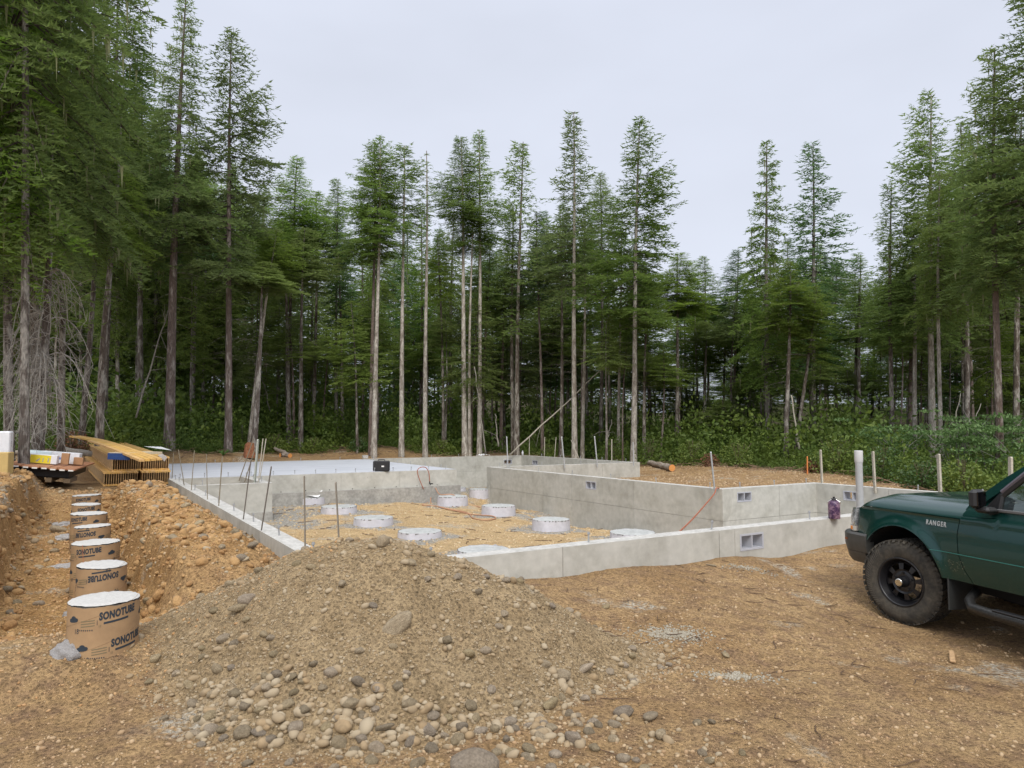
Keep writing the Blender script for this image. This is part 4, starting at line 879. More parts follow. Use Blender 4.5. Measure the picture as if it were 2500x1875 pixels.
merged('crawl_space_pebbles', xx, yy, .008+.03*rs.rand(len(xx))**3, (v0, f0), mat('pit_pebble', (.38, .26, .14), .95, attr=('tint', (.52, .42, .27))), 'yellow brown pebbles inside the foundation', 9)
px_ = rs.uniform(1300, 2500, 5000); yy = rs.uniform(13, 27, 9000); xx = rs.uniform(2.5, 16, 9000); s_, t_ = toST(xx, yy); k = (~pitmask(s_, t_)) & (s_ > 8.9) & ((t_ < 12.5) | (s_ > 14.5)) & (t_ > 4) & (yy < clearing_edge(pxof(xx, yy)))
merged('field_pebbles', xx[k], yy[k], .012+.03*rs.rand(k.sum())**2, (v0, f0), MATS['ochre_pebbles'], 'pebbles on the dirt behind the foundation', 10)
# gravel patches
for lb, px, py, rx, ry, n, sd in (('grey crushed gravel patch right of the mound', 1640, 1550, 95, 22, 900, 1), ('strip of grey pebbles on the bare ground', 1790, 1652, 110, 12, 420, 2), ('small grey pebble patch before the vent', 1830, 1388, 60, 7, 250, 3)):
    rr = np.random.RandomState(sd+50); a = rr.uniform(0, 6.28, n); q = np.abs(rr.randn(n))*.55; X = []; Y = []
    c = hit(px, py); dx = hit(px+rx, py)[0]-c[0]; dy = abs(hit(px, py+ry)[1]-hit(px, py-ry)[1])/2
    merged('gravel_patch', c[0]+dx*q*np.cos(a), c[1]+dy*q*np.sin(a), .005+.009*rr.rand(n)**1.5, (v0, f0), mat('grey_gravel', (.23, .195, .14), .9, attr=('tint', (.34, .31, .25))), lb, 60+sd)
# spilled concrete
spill = mat('spilled_concrete', (.40, .38, .37), .95, var=.3, vscale=18, bump=.02, bscale=30, col2=(.55, .53, .52))
for lb, px, py, rp, fl_ in (('lump of spilled concrete at the foot of the nearest tube', 172, 1590, 40, .75), ('grey concrete spill left of the second tube', 180, 1495, 22, .5), ('grey concrete spill beside the third tube', 160, 1385, 34, .35), ('grey concrete spill beside the fifth tube', 163, 1310, 26, .35), ('grey concrete spill beyond the dark rock', 160, 1278, 28, .3)):
    g = hit(px, py); r_ = rp*g[1]/F_PX; v, f = ico(4)
    off = np.random.RandomState(int(px+py)).rand(3)*9
    n = np.array([mnoise.fractal(Vector(q*2.2+off), .8, 2.1, 4) for q in v]); v = v*(1+.22*n)[:, None]; v[:, 2] = np.maximum(v[:, 2], -.3)
    o = link('concrete_spill', mkmesh('concrete_spill', v, f, spill, True), None, g+(0, 0, -.02), (0, 0, 1), (r_, r_*1.1, r_*fl_)); tag(o, lb, 'spilled concrete')
# twigs
tw = MB(); rs = np.random.RandomState(14)
for i in range(340):
    if i < 150: x = rs.uniform(.3, 5); y = rs.uniform(3.2, 9)
    else: s_ = rs.uniform(.5, 8); t_ = rs.uniform(.5, 12); x, y = ST(s_, t_)
    s_, t_ = toST(x, y)
    if i < 150 and (t_ > -.1): continue
    L = rs.uniform(.04, .22)*(1 if i < 150 else 1.6); a = rs.uniform(0, 6.28); z = gz(x, y); pts = []
    for k in range(4):
        u = k/3-.5; pts.append((x+L*u*math.cos(a)+.01*rs.randn(), y+L*u*math.sin(a)+.01*rs.randn(), z+.006+.008*rs.rand()))
    tw.tube(pts, [.003, .0035, .003, .0015] if i < 150 else [.006]*4, 4)
tag(tw.ob('scattered_twigs', mat('dead_twig', (.10, .06, .035), .9, var=.3, vscale=5)), 'small dark roots and twigs strewn over the dirt', 'twigs', kind='stuff')
g = hit(2325, 1610); o = thing('wood_offcut', 'split wood sliver on the ground below the truck', 'wood scrap', g+(0, 0, .01), R(60)); q = MB(); q.box(-.14, .14, -.018, .02, 0, .02, bev=.006); q.ob('sliver', mat('pale_split_wood', (.42, .27, .14), .8, var=.2, vscale=9), o)

# ================================================================== PICKUP TRUCK (local x forward, y to its left, z up; origin under the front axle on the centre line)
paintm = mat('dark_green_paint', (.003, .040, .034), .24, coat=.5, spec=.5, metal=.35)
bumperm = mat('grey_bumper_plastic', (.055, .054, .05), .42, var=.15, vscale=5); blackm = mat('black_trim', (.012, .012, .013), .5); under = mat('dark_underbody', (.006, .006, .006), .9)
rubber = mat('dusty_tyre_rubber', (.028, .026, .022), .85, var=.3, vscale=9, col2=(.070, .060, .045), bump=.001, bscale=60); rimm = mat('black_steel_wheel', (.012, .012, .014), .35, var=.15, vscale=9); chrome = mat('chrome', (.65, .64, .60), .15, metal=1)
glass = bpy.data.materials.new('tinted_glass'); glass.use_nodes = True; T = glass.node_tree; g1 = T.nodes.new('ShaderNodeBsdfTransparent'); g1.inputs[0].default_value = (.45, .52, .50, 1); g2 = T.nodes.new('ShaderNodeBsdfGlossy'); g2.inputs['Roughness'].default_value = .03; g2.inputs[0].default_value = (.8, .9, .85, 1)
fr = T.nodes.new('ShaderNodeFresnel'); fr.inputs[0].default_value = 1.5; mxs = T.nodes.new('ShaderNodeMixShader'); T.links.new(fr.outputs[0], mxs.inputs[0]); T.links.new(g1.outputs[0], mxs.inputs[1]); T.links.new(g2.outputs[0], mxs.inputs[2]); T.links.new(mxs.outputs[0], T.nodes['Material Output'].inputs[0])
Wc = atY(2185, 1418, 6.49); hd = np.array([-.27, .963]); hd /= np.linalg.norm(hd); Lf = np.array([-hd[1], hd[0]])
HWD = .86; zg = Wc[2]-.3725; org = Wc[:2]-Lf*HWD
trk = thing('pickup_truck', 'dark green pickup truck with black steel wheels parked at the right edge', 'pickup truck', (org[0], org[1], zg), math.atan2(hd[1], hd[0]))
AR, AX, AZ = .452, -.05, .415
def sy(x, z):   # half width of the body side
    y = HWD-.02
    y -= .16*np.clip((z-.72)/.4, 0, 1)**2.2*.35; y -= .05*np.clip((.66-z)/.3, 0, 1)**1.5
    y -= .075*np.clip((x-.18)/.42, 0, 1)**2.2
    for ax in (AX, AX-2.83):
        r_ = np.sqrt((x-ax)**2+(z-AZ)**2); y += .028*np.exp(-((r_-AR)/.055)**2)
    y += .010*np.exp(-((z-1.0)/.012)**2)
    return y
GAPZ, GAPX = [.45, .52, .60, .72, .88, .97, 1.04], [-.79, -.755, -.70, -.652, -.642, -.655, -.675]
def gapx(z): return float(np.interp(z, GAPZ, GAPX))
def sheet_mesh(name, xs, zf0, zf1, nz_, m_, parent, sgn=1, yf=sy, pw=1.0, edge=None):
    v = []; f = []; n = len(xs)
    for x in xs:
        a, b = zf0(x), zf1(x)
        for j in range(nz_+1):
            z = a+(b-a)*(j/nz_)**pw; X = x
            if edge: X = x+(gapx(z)+edge[1]-edge[0])*max(0, 1-abs(x-edge[0])/edge[2])
            v.append((X, sgn*float(yf(X, z)), z))
    for i in range(n-1):
        for j in range(nz_):
            a = i*(nz_+1)+j; q_ = (a, a+nz_+1, a+nz_+2, a+1); f.append(q_ if sgn > 0 else q_[::-1])
    # inner return so the panel has thickness
    me_ = mkmesh(name, v, f, m_, True); o = link(name, me_, parent); md = o.modifiers.new('thick', 'SOLIDIFY'); md.thickness = .004; md.offset = -1; md.use_rim = False; return o
def arch(x, ax, lo): return max(lo, AZ+math.sqrt(max(0, AR**2-(x-ax)**2))) if abs(x-ax) < AR else lo
HS = 1.005   # hood seam height
for sg_ in (1, -1):
    xs = np.concatenate([np.arange(-.645, -.50, .02), np.arange(-.502, .40, .008), np.arange(.40, .505, .015)])
    sheet_mesh('front_fender', xs, lambda x: arch(x, AX, .50 if x < 0 else .69), lambda x: HS-.004-.03*max(0, (x-.3)/.2)**2, 22, paintm, trk, sg_, edge=(-.645, .0035, .14))
    xs = np.arange(-1.745, -.656, .03); d_ = sheet_mesh('door', np.append(xs, -.656), lambda x: .50, lambda x: float(np.interp(-x, [.65, .75, .98, 1.0], [1.02, 1.02, 1.04, 1.105])), 24, paintm, trk, sg_, edge=(-.656, -.0035, .3))
    q = MB(); q.box(-1.62, -1.50, .0, .03, .98, 1.01, bev=.005); o = q.ob('door_handle', blackm, d_); o.location = (0, .80 if sg_ > 0 else -.83, 0)
    xs = np.arange(-2.30, -1.754, .03); sheet_mesh('cab_side', xs, lambda x: .50, lambda x: 1.10, 20, paintm, trk, sg_)
    xs = np.concatenate([np.arange(-3.95, -3.35, .04), np.arange(-3.34, -2.40, .01), [-2.33]])
    sheet_mesh('bed_side', xs, lambda x: arch(x, AX-2.83, .52), lambda x: 1.07, 20, paintm, trk, sg_)
    # thin raised line along the body side, lighter teal than the panels
    q = MB(); pts = [(x, sg_*(float(sy(x, .716))+.004), .716) for x in np.arange(-3.9, -.37, .05) if abs(x-AX+2.83) > .42]
    pa = [p for p in pts if p[0] > -2.4]; pb_ = [p for p in pts if p[0] < -3.2]
    q.tube(pa, .0042, 6); q.tube(pb_, .0042, 6); q.ob('side_line', mat('teal_stripe', (.02, .13, .11), .35), trk)
    # wheel house
    for ax in (AX, AX-2.83):
        v = []; f = []; n = 24
        for k in range(n+1):
            a = math.pi*k/n*1.02-.03; x = ax+(AR+.004)*math.cos(a); z = AZ+(AR+.004)*math.sin(a); v += [(x, sg_*.82, z), (x, sg_*.22, z)]
        for k in range(n): f.append((2*k, 2*k+1, 2*k+3, 2*k+2))
        v += [(ax-AR, sg_*.22, .3), (ax+AR, sg_*.22, .3)]; f.append(tuple([len(v)-2, len(v)-1]+[2*k+1 for k in range(n+1)]))
        link('wheel_house', mkmesh('wheel_house', v, f, under), trk)
    # mud flap
    q = MB(); q.box(-.545, -.53, min(sg_*.58, sg_*.84), max(sg_*.58, sg_*.84), .24, .60, bev=.004); q.ob('mud_flap', mat('flap_rubber', (.022, .024, .024), .6), trk)
    # side step
    q = MB(); q.tube([(-.70, sg_*.72, .42), (-.72, sg_*.82, .36), (-.80, sg_*.885, .325), (-1.0, sg_*.90, .32), (-2.0, sg_*.90, .32), (-2.2, sg_*.88, .325), (-2.28, sg_*.74, .40)], .040, 14); q.ob('step_bar', mat('scuffed_step_tube', (.035, .034, .032), .35, var=.4, vscale=20, metal=.4), trk, smooth=True)
    q = MB(); q.box(-1.9, -1.0, min(sg_*.87, sg_*.93), max(sg_*.87, sg_*.93), .352, .366, bev=.004); q.ob('step_pad', blackm, trk)
# hood
def hood_z(x, u):   # u 0 centre .. 1 edge
    crown = 1.155-.035*np.clip((x+.8)/1.3, 0, 1)-.17*np.clip((x-.18)/.46, 0, 1)**2.6
    edge = HS-.028*np.clip((x-.3)/.25, 0, 1)**2
    n_ = 3.6; return edge+(crown-edge)*(1-np.clip(u, 0, 1)**n_)**(1/1.9)
xs = np.concatenate([np.arange(-.80, .3, .03), np.arange(.3, .64, .015)]); us = np.concatenate([np.linspace(-1, -.7, 14), np.linspace(-.66, .66, 26), np.linspace(.7, 1, 14)])
v = []; f = []
for x in xs:
    wd = float(sy(min(x, .5), HS))-.004-max(0, x-.45)*.9*(x-.45)*3
    for u in us:
        bulge = .008*math.exp(-((abs(u)-.62)/.06)**2); v.append((x-.06*abs(u)**3*max(0, (x-.3)/.3), u*wd, float(hood_z(x, abs(u)))+bulge))
nu = len(us)
for i in range(len(xs)-1):
    for j in range(nu-1): f.append((i*nu+j, (i+1)*nu+j, (i+1)*nu+j+1, i*nu+j+1))
link('hood', mkmesh('hood', v, f, paintm, True), trk)
q = MB(); q.box(-.60, .45, -.16, .16, .55, .93); q.ob('engine_bay', under, trk)
# cowl, windscreen, pillars, roof
q = MB(); q.box(-.90, -.79, -.70, .70, 1.08, 1.135, bev=.01); q.ob('cowl', blackm, trk)
ws = [(-.77, .72, 1.135), (-.77, -.72, 1.135), (-1.44, -.60, 1.615), (-1.44, .60, 1.615)]
q = MB(); q.add(ws, [(0, 1, 2, 3)]); q.ob('windscreen', glass, trk)
for sg_ in (1, -1):
    pil = MB()
    a = [(-.675, .775, 1.08), (-.72, .765, 1.14), (-.78, .752, 1.195), (-1.00, .72, 1.365), (-1.25, .68, 1.535), (-1.44, .645, 1.63)]
    v = []; f = []
    for i, (x, y, z) in enumerate(a):
        wd = .075
        v += [(x, sg_*y, z), (x-wd*.9, sg_*(y+.012), z-.035), (x-wd*1.1, sg_*(y-.05), z-.04), (x-.01, sg_*(y-.07), z-.012)]
    for i in range(len(a)-1):
        for k in range(4): q_ = (i*4+k, i*4+(k+1) % 4, (i+1)*4+(k+1) % 4, (i+1)*4+k); f.append(q_)
    o = link('windscreen_pillar', mkmesh('windscreen_pillar', v, f, paintm, False), trk)
    ccy = lambda x, z: float(sy(x, min(z, 1.02)))-.004-.42*max(0, z-1.02)-.25*max(0, z-1.02)**2*4
    sheet_mesh('cowl_corner', np.array([-1.02, -.99, -.95, -.90, -.85, -.80, -.76, -.72, -.69, -.672]), lambda x: float(np.interp(-x, [.65, .75, .98, 1.02], [1.024, 1.024, 1.044, 1.07])), lambda x: float(np.interp(-x, [.672, .70, .74, .80, .9, 1.02], [1.045, 1.09, 1.135, 1.185, 1.21, 1.215])), 8, paintm, trk, sg_, yf=ccy)
    # door window frame + glass
    wf = MB(); P = [(-.99, .785, 1.115), (-1.00, .765, 1.22), (-1.22, .705, 1.43), (-1.42, .665, 1.555), (-1.74, .65, 1.575), (-1.74, .785, 1.115)]
    P = [(x, sg_*y, z) for x, y, z in P]; wf.tube([P[0], P[1], P[2], P[3], P[4]], .020, 6); wf.ob('window_frame', blackm, trk)
    q = MB(); q.tube([(x, y+sg_*.012, z+.03) for x, y, z in P[1:5]], .014, 5); q.ob('rain_guard', mat('smoked_visor', (.10, .09, .11), .15), trk)
    q = MB(); q.add(P, [tuple(range(6))]); q.ob('side_window', glass, trk)
    q = MB(); q.add([(-.86, sg_*.803, 1.10), (-.92, sg_*.808, 1.065), (-1.0, sg_*.805, 1.09), (-1.01, sg_*.775, 1.235), (-.985, sg_*.768, 1.245)], [(0, 1, 2, 3, 4)]); o = q.ob('mirror_sail', blackm, trk); o.modifiers.new('t', 'SOLIDIFY').thickness = .012
    q = MB(); q.box(-2.28, -.98, .0, .018, 1.095, 1.118, bev=.004); o = q.ob('belt_moulding', mat('grey_belt_trim', (.10, .10, .10), .4), trk); o.location = (0, .792 if sg_ > 0 else -.81, 0)
    mr_ = MB(); mr_.box(-1.0, -.87, sg_*.86-.06, sg_*.86+.06, 1.085, 1.13, bev=.020); mo = mr_.ob('mirror_base', blackm, trk, smooth=False)
    q = MB(); q.box(-.035, .035, -.07, .07, 0, .145, bev=.022); hd_ = q.ob('mirror_housing', blackm, trk, loc=(-.90, sg_*.91, 1.12), rot=(0, 0, sg_*R(12)))
    q = MB(); q.box(-.039, -.034, -.055, .055, .018, .128); q.ob('mirror_glass', mat('mirror_silver', (.12, .12, .13), .08, metal=1), hd_)
    q = MB(); q.tube([(-.88, sg_*.60, 1.15), (-.98, sg_*.38, 1.20), (-1.02, sg_*.05, 1.235)], .006, 6); q.tube([(-.86, sg_*.58, 1.145), (-.87, sg_*.62, 1.15)], .016, 8); q.ob('wiper', blackm, trk)
v = []; f = []
for i, (x, zc, w_) in enumerate([(-1.44, 1.615, .60), (-1.52, 1.645, .61), (-1.8, 1.665, .62), (-2.15, 1.655, .61), (-2.28, 1.62, .59)]):
    for j in range(9):
        u = -1+j/4; v.append((x, u*w_*1.06, zc+.03*(1-abs(u)**2.5)-.02))
for i in range(4):
    for j in range(8): f.append((i*9+j, (i+1)*9+j, (i+1)*9+j+1, i*9+j+1))
o = link('roof', mkmesh('roof', v, f, paintm, True), trk); o.modifiers.new('t', 'SOLIDIFY').thickness = .03
q = MB(); q.add([(-2.30, -.80, 1.10), (-2.30, .80, 1.10), (-2.28, .62, 1.62), (-2.28, -.62, 1.62)], [(0, 1, 2, 3)]); q.ob('rear_window', glass, trk)
for sg_ in (1, -1):
    q = MB(); q.add([(-1.745, sg_*.79, 1.11), (-2.30, sg_*.80, 1.11), (-2.28, sg_*.64, 1.60), (-1.745, sg_*.65, 1.59)], [(0, 1, 2, 3)]); o = q.ob('cab_corner', paintm, trk); o.modifiers.new('t', 'SOLIDIFY').thickness = .02
q = MB(); q.box(-2.30, -2.29, -.80, .80, .50, 1.10); q.ob('cab_back', paintm, trk)
# cabin inside
inn = mat('dark_cabin', (.025, .025, .026), .8)
q = MB(); q.box(-1.18, -.86, -.68, .68, .85, 1.12, bev=.03); q.ob('dashboard', inn, trk)
for yy in (-.36, .36):
    q = MB(); q.box(-2.0, -1.5, yy-.25, yy+.25, .6, .86, bev=.05); q.box(-2.12, -1.96, yy-.25, yy+.25, .86, 1.36, bev=.05); q.box(-2.08, -1.98, yy-.13, yy+.13, 1.38, 1.53, bev=.03); q.ob('seat', mat('green_grey_cloth', (.10, .115, .10), .9), trk)
q = MB(); pts = [(-1.28+.06*math.sin(a), .36+.19*math.cos(a), 1.10+.18*math.sin(a)) for a in np.linspace(0, 6.28, 28)]; q.tube(pts, .014, 6); q.ob('steering_wheel', inn, trk)
q = MB(); q.box(-2.28, -.65, -.76, .76, .48, .56); q.ob('floor_pan', under, trk)
q = MB(); q.box(-3.93, -2.35, -.76, .76, .56, .62); q.ob('bed_floor', under, trk); q = MB(); q.box(-3.95, -3.92, -.80, .80, .55, 1.07, bev=.01); q.ob('tailgate', paintm, trk); q = MB(); q.box(-2.36, -2.33, -.8, .8, .55, 1.07); q.ob('bed_front', paintm, trk)
q = MB(); q.box(-3.9, .55, -.5, -.4, .36, .46); q.box(-3.9, .55, .4, .5, .36, .46); q.ob('chassis_frame', under, trk)
q = MB(); q.box(-4.08, -3.97, -.80, .80, .50, .66, bev=.02); q.ob('rear_bumper', chrome, trk)
# bumper, lamps, grille along the plan curve of the nose
def plan(off=0, x_end=.33):
    P = [(x_end, .865), (.48, .862), (.60, .845), (.685, .79), (.735, .70), (.775, .5), (.79, .25), (.795, 0)]
    P = [(x-off*.8, y-off*.6) for x, y in P]; return P+[(x, -y) for x, y in P[-2::-1]]
def sweep(name, prof, m_, par, off=0, x_end=.33, sel=None):
    P = plan(off, x_end); P = [tuple(p)[:2] for p in smooth_path([(x, y, 0) for x, y in P], 4)]
    if sel: P = [p for p in P if sel(p)]
    v = []; n = len(prof)
    for i, (x, y) in enumerate(P):
        t = np.array(P[min(i+1, len(P)-1)])-np.array(P[max(i-1, 0)]); t /= np.linalg.norm(t); nn = np.array([-t[1], t[0]])
        if nn@np.array([x-.1, y]) < 0: nn = -nn
        for o_, z in prof: v.append((x+nn[0]*o_, y+nn[1]*o_, z))
    f = [tuple(range(n)), tuple((len(P)-1)*n+k for k in range(n-1, -1, -1))]
    for i in range(len(P)-1):
        for k in range(n): f.append((i*n+k, i*n+(k+1) % n, (i+1)*n+(k+1) % n, (i+1)*n+k))
    me_ = mkmesh(name, v, f, m_); autosmooth(me_, 40); return link(name, me_, par)
bp = sweep('front_bumper', [(-.09, .732), (-.01, .738), (.006, .72), (.004, .62), (-.012, .560), (-.09, .560)], bumperm, trk)
sweep('bumper_valance', [(-.09, .557), (-.014, .557), (-.03, .49), (-.06, .45), (-.09, .45)], bumperm, trk, x_end=.36)
q = MB(); q.box(.28, .40, .66, .82, .36, .47, bev=.02); q.ob('air_dam', blackm, trk)
lens = mat('clear_lamp_lens', (.62, .64, .66), .08, spec=.8, coat=1, var=.5, vscale=30, col2=(.25, .26, .27), metal=.5)
for sg_ in (1, -1):
    hl = sweep('headlight', [(-.05, .80), (.0, .80), (.0, .88), (-.02, .955), (-.05, .955)], lens, trk, off=.055, x_end=.52, sel=lambda p: sg_*p[1] > .47 and p[0] > .515)
    tl = sweep('turn_lamp', [(-.05, .745), (-.0, .745), (-.0, .795), (-.05, .795)], mat('pale_lamp_lens', (.5, .46, .4), .15, coat=1), trk, off=.05, x_end=.52, sel=lambda p: sg_*p[1] > .47 and p[0] > .515)
    q = MB(); q.box(.535, .585, sg_*.805-.012, sg_*.805+.012, .752, .790, bev=.003); q.ob('amber_reflector', mat('amber_reflector', (.65, .20, .01), .25, coat=1), trk)
    q = MB(); q.box(.585, .615, sg_*.852-.006, sg_*.852+.006, .655, .675); q.ob('bumper_reflector', mat('dull_amber', (.20, .06, .02), .4), trk)
sweep('grille_panel', [(-.06, .745), (.0, .745), (.0, .955), (-.06, .955)], paintm, trk, off=.05, sel=lambda p: abs(p[1]) < .46)
for k in range(3): q = MB(); q.box(.745, .765, -.40, .40, .78+k*.055, .80+k*.055); q.ob('grille_bar', chrome, trk)
# badge
v, f = textmesh('RANGER', .056, .0012, 1.3); q = MB(); L_ = v[:, 0].max(); q.add([(-.335-a*.205/L_, float(sy(-.335-a*.205/L_, .922+b))+.009, .922+b) for a, b, _ in v], [tuple(x) for x in f]); bd = q.ob('name_badge', mat('badge_silver', (.62, .62, .60), .25, metal=.7), trk); bd.modifiers.new('t', 'SOLIDIFY').thickness = .003
# mud splashes on the lower fender
rs = np.random.RandomState(4); q = MB()
for k in range(44):
    x = -.47-.24*rs.rand(); z = .56+.10*rs.rand()+.1*(x+.5)*-.2; a = rs.uniform(-.4, .4); l_ = .003+.007*rs.rand()
    if (x-AX)**2+(z-AZ)**2 < (AR+.01)**2: continue
    y = float(sy(x, z))+.0055; q.add([(x-l_*math.cos(a), y, z-l_*math.sin(a)), (x+l_*math.cos(a), y, z+l_*math.sin(a)), (x+l_*math.cos(a), y, z+l_*math.sin(a)+.003)], [(0, 1, 2)])
tag(q.ob('mud_splash', mat('dried_mud', (.22, .18, .12), .95), trk), kind='stuff')
# wheels
TR, TW = .3725, .265
def make_wheel(parent, loc, rz):
    wh = link('wheel', None, parent, loc, (0, 0, rz))
    M = Matrix.Rotation(-math.pi/2, 4, 'X')    # lathe z axis -> +y (outer face)
    h = TW/2; q = MB(); rimr = .205
    prof = [(rimr, -h+.02), (rimr+.03, -h+.004), (rimr+.09, -h-.004), (TR-.045, -h+.004), (TR-.016, -h+.022), (TR-.011, -h+.05), (TR-.009, 0), (TR-.011, h-.05), (TR-.016, h-.022), (TR-.045, h-.004), (rimr+.09, h+.004), (rimr+.03, h-.004), (rimr, h-.02)]
    q.lathe(prof, 96, M=M)
    def lug(a, y0, y1, wa, r0, r1, sk=0):
        v = []
        for rr in (r0, r1):
            for (yy, aa) in ((y0, a-wa/2+sk*y0), (y1, a-wa/2+sk*y1), (y1, a+wa/2+sk*y1), (y0, a+wa/2+sk*y0)): v.append((rr*math.cos(aa), yy, rr*math.sin(aa)))
        q.add(v, [(0, 1, 2, 3), (7, 6, 5, 4), (0, 4, 5, 1), (1, 5, 6, 2), (2, 6, 7, 3), (3, 7, 4, 0)])
    n = 46
    for k in range(n):
        a = 2*math.pi*k/n; d2 = 2*math.pi/n
        for s_ in (-1, 1):
            y0, y1 = (s_*.075, s_*(h-.012)); lug(a+(d2/2 if s_ > 0 else 0), min(y0, y1), max(y0, y1), d2*.74, TR-.014, TR, 0)
            if k % 1 == 0: # sidewall biters
                v = []; ww = d2*(.34 if k % 2 else .50)
                for yy, rr in ((s_*(h-.012), TR-.004), (s_*(h+.004), TR-.022-.022*(k % 2)), (s_*(h-.006), TR-.018)):
                    for aa in (a-ww/2+(d2/2 if s_ > 0 else 0), a+ww/2+(d2/2 if s_ > 0 else 0)): v.append((rr*math.cos(aa), yy, rr*math.sin(aa)))
                q.add(v, [(0, 1, 3, 2), (0, 2, 4), (1, 5, 3), (2, 3, 5, 4)])
        lug(a, -.068, -.026, d2*.70, TR-.012, TR-.001, 1.2); lug(a+d2*.3, -.020, .020, d2*.66, TR-.012, TR-.001, -1.2); lug(a+d2*.6, .026, .068, d2*.70, TR-.012, TR-.001, 1.2)
    me_ = q.me('tyre', rubber); autosmooth(me_, 38); link('tyre', me_, wh)
    # sidewall ribs near the lettering zone
    q = MB()
    for k in range(26):
        a = -.9+k*.07; r0, r1 = .285, .325
        q.add([(r0*math.cos(a), h+.0035, r0*math.sin(a)), (r1*math.cos(a+.06), h+.0035, r1*math.sin(a+.06)), (r1*math.cos(a+.08), h+.0035, r1*math.sin(a+.08)), (r0*math.cos(a+.02), h+.0035, r0*math.sin(a+.02))], [(0, 1, 2, 3)])
    tag(q.ob('sidewall_ribs', mat('scuffed_rubber', (.10, .088, .07), .8), wh), kind='stuff')
    q = MB(); q.lathe([(rimr+.006, h-.018), (rimr+.010, h-.006), (rimr+.002, h-.002), (rimr-.008, h-.014), (rimr-.012, h-.06), (rimr-.030, h-.078), (rimr-.032, -h+.03), (rimr-.008, -h+.015)], 72, M=M); q.ob('rim', rimm, wh, smooth=True)
    # spoke disc with eight windows
    q = MB(); yb = h-.075; na = 80; rings = [(.172, yb+.0), (.160, yb+.012), (.108, yb+.020), (.092, yb+.012), (.068, yb+.018), (.050, yb+.018)]
    for dep, fl in ((0, 0), (-.008, 1)):
        v = []; f = []
        for rr, yy in rings:
            for k in range(na): a = 2*math.pi*k/na; v.append((rr*math.cos(a), yy+dep, rr*math.sin(a)))
        for i in range(len(rings)-1):
            for k in range(na):
                if i == 1 and (k % 10) < 6: continue
                q_ = (i*na+k, i*na+(k+1) % na, (i+1)*na+(k+1) % na, (i+1)*na+k); f.append(q_ if fl else q_[::-1])
        q.add(v, f)
    q.ob('wheel_disc', rimm, wh)
    q = MB(); q.lathe([(.050, yb-.02), (.050, yb+.03), (.040, yb+.045), (.034, yb+.06), (.034, yb+.085)], 32, M=M); q.ob('hub', rimm, wh, smooth=True)
    q = MB(); q.lathe([(.034, yb+.083), (.035, yb+.094), (.030, yb+.099), (.022, yb+.098), (0, yb+.1)], 32, M=M); q.ob('hub_cap', chrome, wh, smooth=True)
    for k in range(5):
        a = 2*math.pi*k/5+.3; q = MB(); q.tube([(.078*math.cos(a), yb+.01, .078*math.sin(a)), (.078*math.cos(a), yb+.035, .078*math.sin(a))], .009, 6); q.ob('lug_nut', rimm, wh)
    return wh
steer = R(13); nrm = np.array([-math.sin(steer), math.cos(steer)])     # outer normal of the steered left wheel in truck space
cw = np.array([0, HWD])-nrm*(TW/2+.0)
make_wheel(trk, (cw[0]-.055, cw[1], TR), steer)
proto_w = [o for o in trk.children if o.name.startswith('wheel') and o.data is None][0]
def copy_wheel(loc, rz):
    c = proto_w.copy(); COL.objects.link(c); c.parent = trk; c.location = loc; c.rotation_euler = (0, 0, rz)
    for ch in proto_w.children:
        d_ = ch.copy(); COL.objects.link(d_); d_.parent = c
copy_wheel((0, -HWD+TW/2+.02, TR), math.pi+steer); copy_wheel((-2.83, HWD-TW/2-.03, TR), 0); copy_wheel((-2.83, -HWD+TW/2+.03, TR), math.pi)

# ================================================================== TREES
rsT = np.random.RandomState(2024)
needle = mat('fir_needles', (.125, .205, .038), .75, col2=(.18, .26, .056), vscale=1.4, spec=.25, randv=.22, transl=.6, detail=3, mixlo=.35, mixhi=.65, attr=('tip', (.20, .27, .06)))
needle_b = mat('bluish_needles', (.085, .160, .050), .75, col2=(.125, .21, .07), vscale=1.4, spec=.25, randv=.2, transl=.6, attr=('tip', (.10, .17, .06)))
needle_y = mat('yellow_green_needles', (.155, .225, .042), .75, col2=(.215, .29, .06), vscale=1.4, spec=.25, randv=.2, transl=.6, attr=('tip', (.17, .22, .05)))
twigm = mat('dark_twig_wood', (.060, .048, .038), .9, var=.2, vscale=5)
bark = mat('grey_brown_bark', (.085, .065, .052), .95, col2=(.27, .25, .22), vscale=9, mixlo=.46, mixhi=.58, var=.35, bump=.03, bscale=14, stretch=(1, 1, .25), randv=.22)
bark_r = mat('reddish_bark', (.110, .080, .066), .95, col2=(.28, .245, .22), vscale=8, mixlo=.50, mixhi=.64, var=.35, bump=.03, bscale=14, stretch=(1, 1, .25), randv=.12)
bark_p = mat('pale_lichen_bark', (.20, .17, .14), .95, col2=(.42, .39, .34), vscale=9, mixlo=.42, mixhi=.6, var=.3, bump=.03, bscale=14, stretch=(1, 1, .3), randv=.1)
deadm = mat('bleached_dead_twig', (.23, .21, .18), .9, var=.25, vscale=5); lichen = mat('hanging_lichen', (.22, .235, .12), .9, transl=.3)
